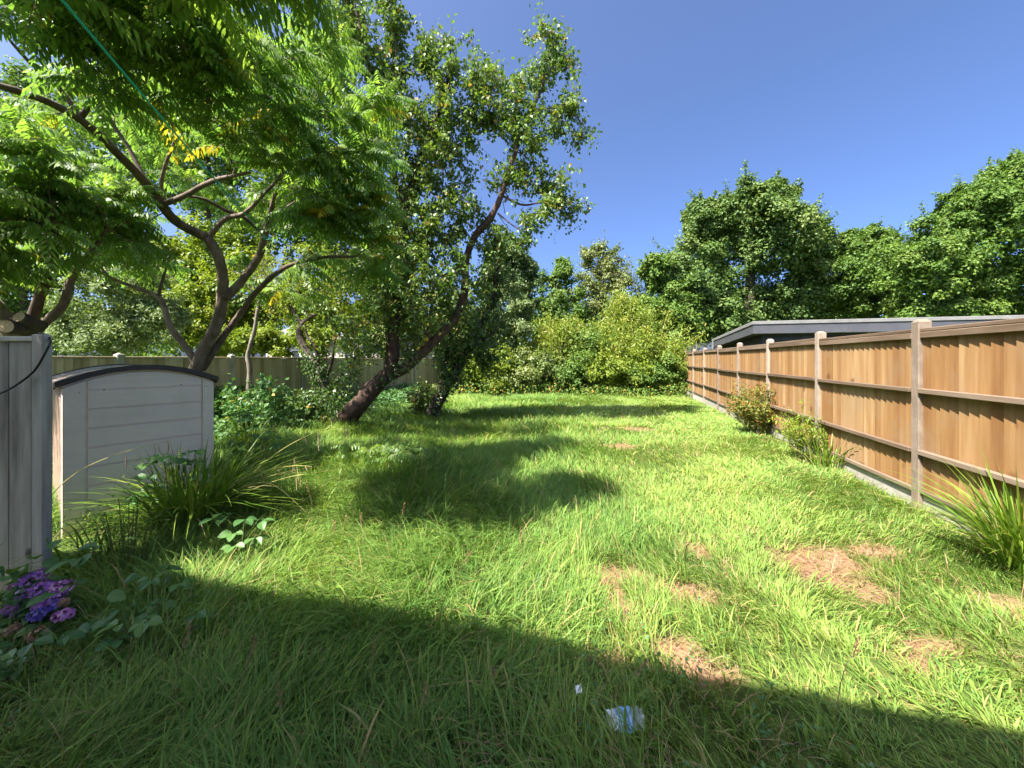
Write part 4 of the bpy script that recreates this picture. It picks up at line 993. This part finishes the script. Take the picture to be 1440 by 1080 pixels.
def bamboo(name, label, Z, lst, seed, n, mat='bamboo'):
    rng = np.random.default_rng(seed); mb = MB(); mt = MB()
    off = None
    for (px, py, r, k) in lst:
        base = P(px, HY+CAM_H*FPX/Z, Z)
        if off is None: off = np.array([base[0], Z, 0.0])
        for _ in range(k):
            b = base+np.array([rng.normal(0, r*.35/FPX*Z), rng.normal(0, .4), 0]); top = P(px, py, Z)+np.array([rng.normal(0, r*.8/FPX*Z), rng.normal(0, .5), rng.normal(0, .28)])
            mid = (b+top)/2+np.array([0, 0, .25*(top[2]-b[2])])
            ts = np.linspace(0, 1, 8)[:, None]; pth = (1-ts)**2*b+2*ts*(1-ts)*mid+ts*ts*top
            tube(mt, pth, np.linspace(.014, .004, 8), 4, 0, None, rng.random(), cap=False)
            m = n; t = (rng.random(m)**.7)*6.99; i = t.astype(int); f = (t-i)[:, None]
            o = pth[i]*(1-f)+pth[i+1]*f+rng.normal(0, .17, (m, 3))
            a = rng.normal(size=(m, 3)); a[:, 2] -= .5
            leaves(mb, o, a, rng.normal(size=(m, 3))*.8+np.array([0, 0, .8]), .17*rng.uniform(.6, 1.3, m), .05, T_FOLD, .25, np.clip(rng.random()*.4+rng.random(m)*.6, 0, 1), (rng.random(m) < .04)*.8)
    t = thing(name, label, 'bamboo', off)
    mt.build('canes', M['stalk'], t, off=off); mb.build('leaves', M[mat], t, off=off)
bamboo('bamboo_clump', 'feathery yellow green bamboo at the middle of the lawn end', 17.5, [(785, 462, 38, 30), (762, 485, 28, 22), (812, 480, 26, 14)], 61, 300)
bamboo('bamboo_clump', 'taller yellow bamboo in front of the olive tree', 17.9, [(880, 425, 26, 22), (895, 445, 26, 22), (858, 455, 24, 16)], 62, 300)
bamboo('bamboo_clump', 'low yellow bamboo beside the end of the orange fence', 17.2, [(900, 480, 36, 28), (935, 488, 26, 22), (868, 488, 24, 16)], 63, 280)
for i, (lab, Z, lst, mat) in enumerate([
    ('bramble bush at the foot of the pale shrub', 16.3, [(690, 520, 38, 34), (655, 530, 24, 24)], 'lime'),
    ('bramble bush below the middle bamboo', 16.6, [(745, 524, 38, 32), (780, 526, 28, 28)], 'hedge'),
    ('leafy green bush at the centre of the lawn end', 16.8, [(822, 508, 34, 44), (800, 530, 28, 24)], 'ash'),
    ('dense bush with broad leaves under the low yellow bamboo', 16.6, [(880, 526, 40, 30), (850, 526, 28, 30)], 'lime'),
    ('leafy bush touching the end of the orange fence', 16.2, [(935, 528, 28, 26), (910, 534, 24, 22)], 'ash')]):
    bgtree('bramble_bush', lab, 'bush', Z, lst, M[mat], M['darkbark'], seed=70+i, trunk_r=.04, sub=30, rs=.33, n=200, L=.10, W=.07, group=None, inner=.2, ragged=.9)
def far_wood():
    rng = np.random.default_rng(300); mb = MB(); bl = []
    for px in range(-420, 1900, 62):
        Z = rng.uniform(31, 38); ry = rng.uniform(34, 58)
        bl.append((P(px+rng.uniform(-20, 20), 505-ry*.75, Z), (48/FPX*Z, 2.2, ry/FPX*Z)))
    puffs(mb, bl, rng, sub=20, rs=.34, n=70, L=.36, W=.26, inner=.3)
    o = mb.build('far_wood', M['ash']); tag(o, 'distant band of trees beyond the gardens', 'wood', kind='stuff')
far_wood()
# beyond the old fence
for i, (nm, lab, Z, lst, mat, kw) in enumerate([
    ('buddleia_bush', 'pale green bush just behind the old fence near the shed', 10.5, [(150, 440, 55, 50), (215, 455, 46, 40), (110, 470, 40, 30), (180, 400, 46, 36), (150, 482, 90, 24)], 'pale', dict(L=.11, W=.04, n=210)),
    ('garden_shrub', 'sunlit lime green shrub behind the old fence', 12.5, [(330, 480, 44, 24), (280, 465, 40, 36), (380, 482, 40, 20), (436, 474, 34, 24)], 'lime', dict(L=.10, W=.07, n=170)),
    ('garden_tree', 'yellow green tree behind the forked sumac trunk', 14.5, [(270, 395, 56, 50), (340, 400, 50, 46), (220, 370, 46, 46), (310, 350, 56, 46), (270, 445, 70, 40), (350, 450, 50, 36), (425, 435, 42, 36)], 'lime', dict(L=.13, W=.09, n=170)),
    ('garden_tree', 'mid green tree showing through the left sumac leaves', 13.5, [(60, 400, 60, 60), (10, 350, 60, 70), (110, 330, 60, 60), (-60, 380, 70, 70), (40, 460, 70, 40)], 'ash', dict(L=.13, W=.09, n=170)),
    ('garden_tree', 'tall green tree behind the top of the sumac crown', 16.5, [(420, 220, 70, 70), (450, 130, 50, 50), (330, 250, 90, 80), (240, 220, 90, 80), (400, 320, 70, 60), (150, 230, 90, 90), (300, 160, 60, 50), (60, 200, 80, 90)], 'ash', dict(L=.16, W=.11, n=190)),
    ('garden_tree', 'dull green tree behind the leaning fruit tree', 17.5, [(480, 380, 56, 56), (540, 420, 50, 50), (430, 430, 46, 36), (600, 440, 50, 50), (560, 360, 46, 46), (500, 450, 46, 30), (650, 470, 40, 50), (560, 480, 60, 34)], 'hedge', dict(L=.14, W=.10, n=190)),
    ]):
    bgtree(nm, lab, 'tree' if 'tree' in nm else 'bush', Z, lst, M[mat], M['darkbark'], seed=90+i, trunk_r=.12 if 'tree' in nm else .05, sub=26, rs=.3, inner=.2, **kw)

# ------------------------------------------------------------------ plants on the lawn's edges
SEG7 = np.array([0, .18, .36, .54, .7, .86, 1.0])
def sedge(name, label, x, y, n, L, W, b=(.5, 1.7), r=.16, stalks=(), seed=0, dryp=.06, cat='sedge', bias=None, tone=(0, 1)):
    rng = np.random.default_rng(seed); off = (x, y, 0)
    t = thing(name, label, cat, (x, y, float(gz(x, y))))
    mb = MB(); th = rng.uniform(0, 2*np.pi, n); rr = r*np.sqrt(rng.random(n))
    ox = x+rr*np.cos(th); oy = y+rr*np.sin(th)
    az = th+rng.normal(0, .5, n)
    if bias is not None:
        az = np.arctan2(np.sin(az)+bias[1], np.cos(az)+bias[0])
    blades(mb, np.stack([ox, oy, gz(ox, oy)-.01], -1), az, rng.uniform(*L, n), W*rng.uniform(.6, 1.25, n), rng.uniform(*b, n), rng.uniform(*tone, n), (rng.random(n) < dryp)*rng.uniform(.5, 1, n), rng.normal(0, .5, n), SEG7)
    mb.build('blades', M['sedge'], t, off=(x, y, float(gz(x, y))))
    for pts, cats in stalks:
        pp, rd = smooth_path(pts, np.linspace(.0035, .0018, len(pts)), .03)
        m = MB(); tube(m, pp, rd, 5, 0, None, .5)
        s = m.build('flower_stalk', M['stalk'], t, off=(x, y, float(gz(x, y))))
        for f, ln in cats:
            m = MB(); p = pp[int(f*(len(pp)-1))]
            q = [p, p+np.array([.008, 0, -.012]), p+np.array([.012, 0, -ln*.5]), p+np.array([.012+rng.normal(0, .01), 0, -ln])]
            qq, r2 = smooth_path(q, [.001, .0022, .0042, .0025], .012); tube(m, qq, r2, 5, .15, rng, rng.random())
            m.build('catkin', M['catkin'], s, off=(x, y, float(gz(x, y))))
    return t
Zs = 3.45
sedge('pendulous_sedge', 'big arching sedge clump in front of the beige shed', -2.75, 3.35, 540, (.5, 1.05), .018, (.25, 1.4), .24, bias=(.45, -.15), seed=201, tone=(.25, 1),
      stalks=[([P(300, 700, 3.3), P(350, 668, 3.3), P(400, 630, 3.3), P(450, 606, 3.3), P(490, 600, 3.3)], [(.72, .06), (.80, .16), (.97, .14), (.99, .10)]),
              ([P(290, 705, 3.4), P(340, 672, 3.4), P(380, 660, 3.4), P(415, 655, 3.4), P(438, 656, 3.4)], [(.55, .07), (.72, .06), (.85, .05), (.95, .05)]),
              ([P(330, 700, 3.2), P(366, 684, 3.2), P(410, 670, 3.2), P(470, 661, 3.2)], [(.66, .12), (.68, .1)]),
              ([P(40, 760, 2.9), P(70, 700, 2.95), P(112, 662, 3.0), P(170, 637, 3.05), P(238, 620, 3.05)], [(.72, .13), (.88, .10), (.92, .09), (.99, .10)]),
              ([P(290, 720, 3.3), P(330, 690, 3.3), P(380, 680, 3.3), P(430, 720, 3.3)], [])])
sedge('pendulous_sedge', 'second sedge clump near the old fence behind the shed corner', -4.35, 6.3, 110, (.5, .95), .014, (.2, 1.2), .14, seed=202,
      stalks=[([P(352, 640, 6.2), P(354, 600, 6.2), P(362, 593, 6.2), P(378, 594, 6.2), P(394, 606, 6.2)], [(.7, .16), (.85, .14), (.95, .1)])])
sedge('pendulous_sedge', 'sedge blades leaning against the shed corner beside the grey post', -2.95, 2.72, 70, (.35, .8), .012, (.4, 1.5), .22, bias=(.5, -.2), seed=203)
sedge('fence_sedge', 'tall sunlit sedge clump at the near end of the orange fence', 3.58, 2.68, 360, (.5, 1.02), .015, (.2, 1.1), .15, bias=(-.1, -.05), seed=204, tone=(.3, 1), dryp=.08)
sedge('fence_sedge', 'straggly sedge clump between two posts of the orange fence', 4.22, 5.15, 120, (.4, .85), .016, (.2, 1.2), .2, bias=(-.1, -.2), seed=205, tone=(.3, 1), dryp=.22)

def weeds(name, label, cat, x, y, h, n, leafm, L, W, seed, r=.3, per=16, dryp=.03, tmpl=T_FOLD, spread=.05, lean=(0, 0), group=None):
    rng = np.random.default_rng(seed); g = float(gz(x, y)); off = (x, y, g); t = thing(name, label, cat, off, 0, group)
    mt = MB(); mb = MB(); paths = []
    for _ in range(n):
        a = rng.uniform(0, 6.28); q = r*np.sqrt(rng.random()); b = np.array([x+.45*q*math.cos(a), y+.45*q*math.sin(a), g-.01])
        hh = h*rng.uniform(.55, 1.1)*(1-.3*(q/r)**2); tip = np.array([x+1.1*q*math.cos(a)+lean[0], y+1.1*q*math.sin(a)+lean[1], g+hh])
        c = (b+tip)/2+np.array([0, 0, .25*hh]); ts = np.linspace(0, 1, 6)[:, None]; p = (1-ts)**2*b+2*ts*(1-ts)*c+ts*ts*tip
        tube(mt, p, np.linspace(.005, .002, 6), 4, 0, None, rng.random(), cap=False); paths.append(p)
    sprays(mb, paths, rng, per=per, spread=spread*2, L=L, W=W, hang=.15, dryp=dryp, tmpl=tmpl, along=.2)
    mt.build('stems', M['stem'], t, off=off); mb.build('leaves', leafm, t, off=off)
    return t
weeds('red_tipped_shrub', 'rounded bush with reddish tips against the orange fence', 'shrub', 4.95, 7.55, .92, 120, M['redtip'], .06, .028, 211, r=.55, per=46, dryp=.2, spread=.06)
weeds('leafy_shrub', 'dark leafy shrub between the shed corner and the old fence', 'shrub', -4.75, 7.3, 1.0, 46, M['bramble'], .10, .065, 213, r=.55, per=34, spread=.07)
weeds('leafy_shrub', 'low leafy shrub left of the leaning trunk', 'shrub', -4.75, 8.55, .75, 40, M['ivy'], .085, .055, 214, r=.5, per=34, spread=.07)
weeds('leafy_shrub', 'leafy shrub pressed against the old fence behind the slender sapling', 'shrub', -5.75, 7.6, .95, 40, M['bramble'], .10, .07, 215, r=.5, per=32, spread=.07)
weeds('leafy_shrub', 'pale leafy suckers beside the dark ivy clad trunk', 'shrub', -2.3, 10.2, .8, 40, M['hedge'], .09, .06, 216, r=.45, per=34, spread=.07)
weeds('leafy_weed', 'thin leaved weed in the straggly sedge by the fence', 'weed', 4.15, 5.45, .75, 34, M['lime'], .07, .02, 212, r=.28, per=30, dryp=.06)

def pinnate_patch(name, label, cat, x, y, n, r, h, seed, mat='sumac'):
    rng = np.random.default_rng(seed); off = (x, y, float(gz(x, y))); t = thing(name, label, cat, off)
    mt = MB(); mb = MB()
    for _ in range(n):
        a = rng.uniform(0, 6.28); q = r*np.sqrt(rng.random()); b = np.array([x+q*math.cos(a)*1.5, y+q*math.sin(a), off[2]])
        tip = b+np.array([rng.normal(0, .03), rng.normal(0, .03), h*rng.uniform(.6, 1.1)])
        tube(mt, [b, (b+tip)/2, tip], [.005, .004, .003], 4, 0, None, .5, cap=False)
        rosettes(mb, mt, [tip], [np.array([0, 0, .2])], rng, nl=(5, 8), L=(.22, .36), pairs=7, lw=.028, ll=.10, yellow=0)
    mt.build('stems', M['stem'], t, off=off); mb.build('leaves', M[mat], t, off=off)
pinnate_patch('sumac_seedlings', 'small patch of sumac seedlings below the leaning trunk', 'seedlings', -1.35, 5.25, 12, .32, .25, 221)
pinnate_patch('sumac_seedlings', 'wider patch of sumac seedlings in the lawn', 'seedlings', -2.05, 5.15, 6, .22, .26, 222)

def trifoliate(name, label, cat, x, y, n, r, h, L, seed, mat='bramble', zbase=None):
    rng = np.random.default_rng(seed); g = float(gz(x, y)); off = (x, y, g); t = thing(name, label, cat, off)
    mt = MB(); mb = MB()
    for _ in range(n):
        a = rng.uniform(0, 6.28); q = r*np.sqrt(rng.random()); b = np.array([x+.3*q*math.cos(a), y+.3*q*math.sin(a), g])
        e_ = np.array([x+q*math.cos(a), y+q*math.sin(a), g+h*rng.uniform(.35, 1.05)])
        c = (b+e_)/2+np.array([0, 0, .3*h]); ts = np.linspace(0, 1, 5)[:, None]; p = (1-ts)**2*b+2*ts*(1-ts)*c+ts*ts*e_
        tube(mt, p, np.linspace(.004, .0018, 5), 4, 0, None, rng.random(), cap=False)
        az = a+rng.normal(0, .7); tone = rng.random()
        for d in (-1.15, 0, 1.15):
            ax = np.array([[math.cos(az+d), math.sin(az+d), rng.uniform(-.25, .2)]]); s = L*rng.uniform(.75, 1.15)*(1.15 if d == 0 else 1)
            leaves(mb, e_[None]+ax*.012, ax, np.array([[rng.normal(0, .25), rng.normal(0, .25)-.25, 1.0]]), s, s*.78, T_OVAL, .15, tone, 0.0)
    mt.build('stems', M['stem'], t, off=off); mb.build('leaves', M[mat], t, off=off)
trifoliate('bramble_plant', 'bramble shoot with broad leaves climbing the shed wall', 'bramble', -2.98, 3.38, 30, .24, .66, .08, 231)
trifoliate('bramble_plant', 'bramble leaves spreading in front of the purple hydrangea', 'bramble', -2.25, 1.84, 12, .2, .22, .062, 232)
trifoliate('bramble_plant', 'low bramble sprays at the lower left edge of the grass', 'bramble', -1.85, 1.95, 16, .26, .22, .06, 233)
trifoliate('bramble_plant', 'bramble tip lit by the sun at the edge of the sedge', 'bramble', -1.95, 2.75, 9, .18, .34, .075, 234)
trifoliate('bramble_plant', 'bramble leaves in the shade right of the hydrangea', 'bramble', -2.05, 2.2, 10, .2, .26, .062, 235)
trifoliate('bramble_plant', 'bramble leaves hanging over the corner of the shed', 'bramble', -3.05, 4.45, 26, .3, .8, .09, 236)
weeds('wispy_weed', 'fine leaved weed with tiny seed heads beside the grey post', 'weed', -2.55, 2.55, .6, 26, M['sedge'], .035, .008, 241, r=.24, per=26)

def hydrangea():
    rng = np.random.default_rng(251); x, y = -2.62, 2.0; off = (x, y, 0)
    t = thing('hydrangea', 'hydrangea bush with violet and pink flower heads beside the grey timber fence', 'hydrangea', off)
    heads = [(44, 815, 2.08, .062, 'v'), (62, 830, 2.05, .06, 'v'), (85, 828, 2.05, .05, 'p'), (38, 836, 2.04, .05, 'v'), (75, 841, 2.0, .045, 'v'), (58, 850, 1.98, .042, 'v'), (74, 852, 1.98, .034, 'b'), (22, 855, 2.0, .045, 'p'), (56, 864, 1.95, .042, 'b'), (89, 866, 1.96, .04, 'p'),
             (6, 868, 1.96, .05, 'v'), (55, 893, 1.9, .045, 'd'), (18, 886, 1.92, .04, 'd'), (88, 848, 2.0, .026, 'd'), (4, 950, 1.75, .03, 'p'), (-30, 850, 2.0, .06, 'v'), (-55, 880, 1.95, .06, 'p'), (30, 822, 2.12, .045, 'p')]
    ms = MB(); ml = MB()
    for (px, py, Z, r, k) in heads:
        c = P(px, py, Z)
        m = MB(); n = int(26+900*r)
        d = nrm(rng.normal(size=(n, 3))); d[:, 2] = np.abs(d[:, 2])-.15; d = nrm(d)
        o = c+d*np.array([r, r, r*.75])*rng.uniform(.78, 1.1, (n, 1)); u = nrm(np.cross(d, rng.normal(size=(n, 3)))); v = np.cross(d, u)
        tone = rng.random(n)
        for q in range(4):
            an = q*np.pi/2; ax = u*math.cos(an)+v*math.sin(an)+d*.15
            leaves(m, o, ax, d+u*rng.normal(0, .3, (n, 1)), .0115*rng.uniform(.75, 1.25, n), .0105, T_FOLD, 0, np.clip(tone*1.3-.15+rng.normal(0, .08, n), 0, 1), 0.0)
        m.build('flower_head', M['petal_'+k], t, off=off)
        b = np.array([x+rng.normal(0, .08), y+.1+rng.normal(0, .06), 0]); md = (b+c)/2+np.array([0, 0, .12])
        pp, rr = smooth_path([b, md, c], [.006, .005, .004], .06); tube(ms, pp, rr, 5)
        a = rng.normal(size=(9, 3)); a[:, 2] = a[:, 2]*.3
        oo = md+(c-md)*rng.uniform(.1, .8, (9, 1)); leaves(ml, oo, a, np.array([0, 0, 1.0])+rng.normal(0, .35, (9, 3)), rng.uniform(.06, .105, 9), rng.uniform(.042, .065, 9), T_OVAL, .2, rng.random(9), 0.0)
    n = 70; o = np.stack([rng.normal(x-.05, .2, n), rng.normal(y+.05, .13, n), rng.uniform(.1, .46, n)], -1); a = rng.normal(size=(n, 3)); a[:, 2] *= .3
    leaves(ml, o, a, np.array([0, -.3, 1.0])+rng.normal(0, .35, (n, 3)), rng.uniform(.06, .105, n), rng.uniform(.04, .065, n), T_OVAL, .2, rng.random(n), 0.0)
    ms.build('stems', M['stem'], t, off=off); ml.build('leaves', M['bramble'], t, off=off)
hydrangea()

# ivy and brambles running along the foot of the old fence: nobody could count their leaves
def groundcover():
    rng = np.random.default_rng(261); mb = MB()
    n = 15000
    y = rng.uniform(4.6, 14.5, n); x = xl(y)+np.abs(rng.normal(0, 1, n))*np.clip(1.0-.035*y, .3, 1)*1.15+.08
    hgt = (.18+.6*fbm(x, y, .9, 91))*np.exp(-((x-xl(y))/1.5)**2)
    ok = (fbm(x, y, .7, 97) > .32)
    x, y, hgt = x[ok], y[ok], hgt[ok]; n = len(x)
    o = np.stack([x, y, gz(x, y)+hgt*rng.random(n)**.6], -1); a = rng.normal(size=(n, 3)); a[:, 2] = a[:, 2]*.4-.1
    leaves(mb, o, a, np.array([0.2, -.2, 1.0])+rng.normal(0, .4, (n, 3)), rng.uniform(.05, .11, n), rng.uniform(.04, .08, n), T_FOLD, .1, rng.random(n), 0.0)
    o = mb.build('ground_ivy', M['bramble']); tag(o, 'ivy and bramble growth along the foot of the old fence', 'undergrowth', kind='stuff')
    mb = MB(); n = 7000
    y = 16.0+rng.normal(0, .45, n); x = rng.uniform(-3.0, 7.2, n)
    o = np.stack([x, y, gz(x, y)+rng.random(n)**1.5*.55*(.4+fbm(x, y, .8, 99))], -1); a = rng.normal(size=(n, 3))
    leaves(mb, o, a, np.array([0, -.3, 1.0])+rng.normal(0, .5, (n, 3)), rng.uniform(.07, .15, n), rng.uniform(.04, .09, n), T_FOLD, .1, rng.random(n), (rng.random(n) < .1)*.8)
    o = mb.build('undergrowth', M['ash']); tag(o, 'rough undergrowth along the far end of the lawn', 'undergrowth', kind='stuff')
groundcover()

# ------------------------------------------------------------------ small things
def washing_line():
    a = P(375, 335, 4.8); b = P(95, 0, 1.6); d = (b-a)/np.linalg.norm(b-a); end = a+d*np.linalg.norm(b-a)*1.62
    pts = [a+(end-a)*t-np.array([0, 0, .03*math.sin(math.pi*t)]) for t in np.linspace(0, 1, 30)]
    m = MB(); tube(m, pts, .0055, 6)
    ang = np.linspace(0, 2*np.pi, 13); tube(m, [a+np.array([.045*math.cos(q), .045*math.sin(q), .006*math.sin(2*q)]) for q in ang], .004, 6)
    o = m.build('washing_line', M['cord'], None, True); tag(o, 'turquoise washing line tied to the sumac branch', 'washing line')
washing_line()

def litter():
    rng = np.random.default_rng(271)
    c = P(878, 1022, 1.51); g = float(gz(c[0], c[1]))+.075
    def sheet(cx, cy, w, h, amp, seed, z, tilt=0.0):
        n = 13; u, v = np.meshgrid(np.linspace(-1, 1, n), np.linspace(-1, 1, n))
        x = cx+u*w*(1+.25*(fbm(u+3, v, 1.2, seed)-.5)); y = cy+v*h*(1+.35*(fbm(u, v+3, 1.2, seed+1)-.5)); zz = z+amp*(fbm(u, v, 2.2, seed+2)-.5)*2+tilt*v
        V = np.stack([x, y, zz], -1).reshape(-1, 3); V = np.concatenate([V, V-np.array([0, 0, .0012])])
        i = np.arange(n*n).reshape(n, n); q = np.stack([i[:-1, :-1], i[:-1, 1:], i[1:, 1:], i[1:, :-1]], -1).reshape(-1, 4)
        return V, [np.concatenate([q, q[:, ::-1]+n*n])]
    t = thing('plastic_wrapper', 'crumpled blue and clear plastic wrapper lying in the shaded grass', 'litter', (c[0], c[1], g-.075))
    off = (c[0], c[1], g-.075)
    m = MB(); m.add(*sheet(c[0], c[1], .030, .036, .02, 5, g, .014)); m.build('printed_film', M['wrap'], t, True, off=off)
    m = MB(); m.add(*sheet(c[0]-.045, c[1]+.005, .02, .024, .022, 15, g-.005, .015)); m.build('white_film', M['white'], t, True, off=off)
    m = MB(); m.add(*sheet(c[0]+.052, c[1]+.01, .03, .03, .02, 25, g-.006, .015)); m.build('clear_film', M['film'], t, True, off=off)
    c = P(814, 975, 1.63); m = MB(); m.add(*sheet(c[0], c[1], .013, .014, .012, 35, float(gz(c[0], c[1]))+.09, .006))
    o = m.build('paper_scrap', M['white'], None, True); tag(o, 'tiny scrap of white paper in the shaded grass', 'litter')
    m = MB(); pp, rr = smooth_path([P(905, 1040, 1.58), P(916, 1025, 1.58), P(936, 986, 1.6), P(924, 968, 1.6)], [.003, .003, .0028, .0015], .05); tube(m, pp, rr, 5)
    o = m.build('dry_stalk', M['stalk'], None, True); tag(o, 'bent dry straw stalk standing beside the plastic wrapper', 'stalk')
litter()

def seed_heads():
    """flowering grass stalks that stand up out of the lawn"""
    rng = np.random.default_rng(281); spots = [(470, 800), (478, 790), (512, 800), (440, 740), (415, 690), (640, 850), (735, 835), (322, 1060), (520, 1000), (700, 1010), (590, 1080), (860, 1010), (240, 1010), (640, 720), (725, 700), (1175, 1010), (1040, 880), (560, 770), (395, 1080), (660, 990)]
    for i, (px, py) in enumerate(spots):
        Z = CAM_H*FPX/(py-HY)
        x = (px-CX)/FPX*Z; g = float(gz(x, Z)); h = rng.uniform(.26, .42); lx, ly = rng.normal(0, .07, 2)
        m = MB(); b = np.array([x, Z, g]); tip = b+np.array([lx, ly, h]); pp, rr = smooth_path([b, (b+tip)/2-np.array([lx*.2, ly*.2, 0]), tip], [.0016, .0013, .0008], .05)
        tube(m, pp, rr, 4, 0, None, .8)
        n = 34; t_ = rng.uniform(.72, 1.0, n); o = b+(tip-b)*t_[:, None]; a = nrm(rng.normal(size=(n, 3))*.5+nrm(tip-b))
        leaves(m, o, a, rng.normal(size=(n, 3)), .018, .005, T_FOLD, 0, rng.random(n), 0.0)
        s = m.build('seed_head', M['straw']); tag(s, 'straw coloured grass seed head standing above the lawn', 'grass stalk', 'grass seed heads in the lawn')
seed_heads()
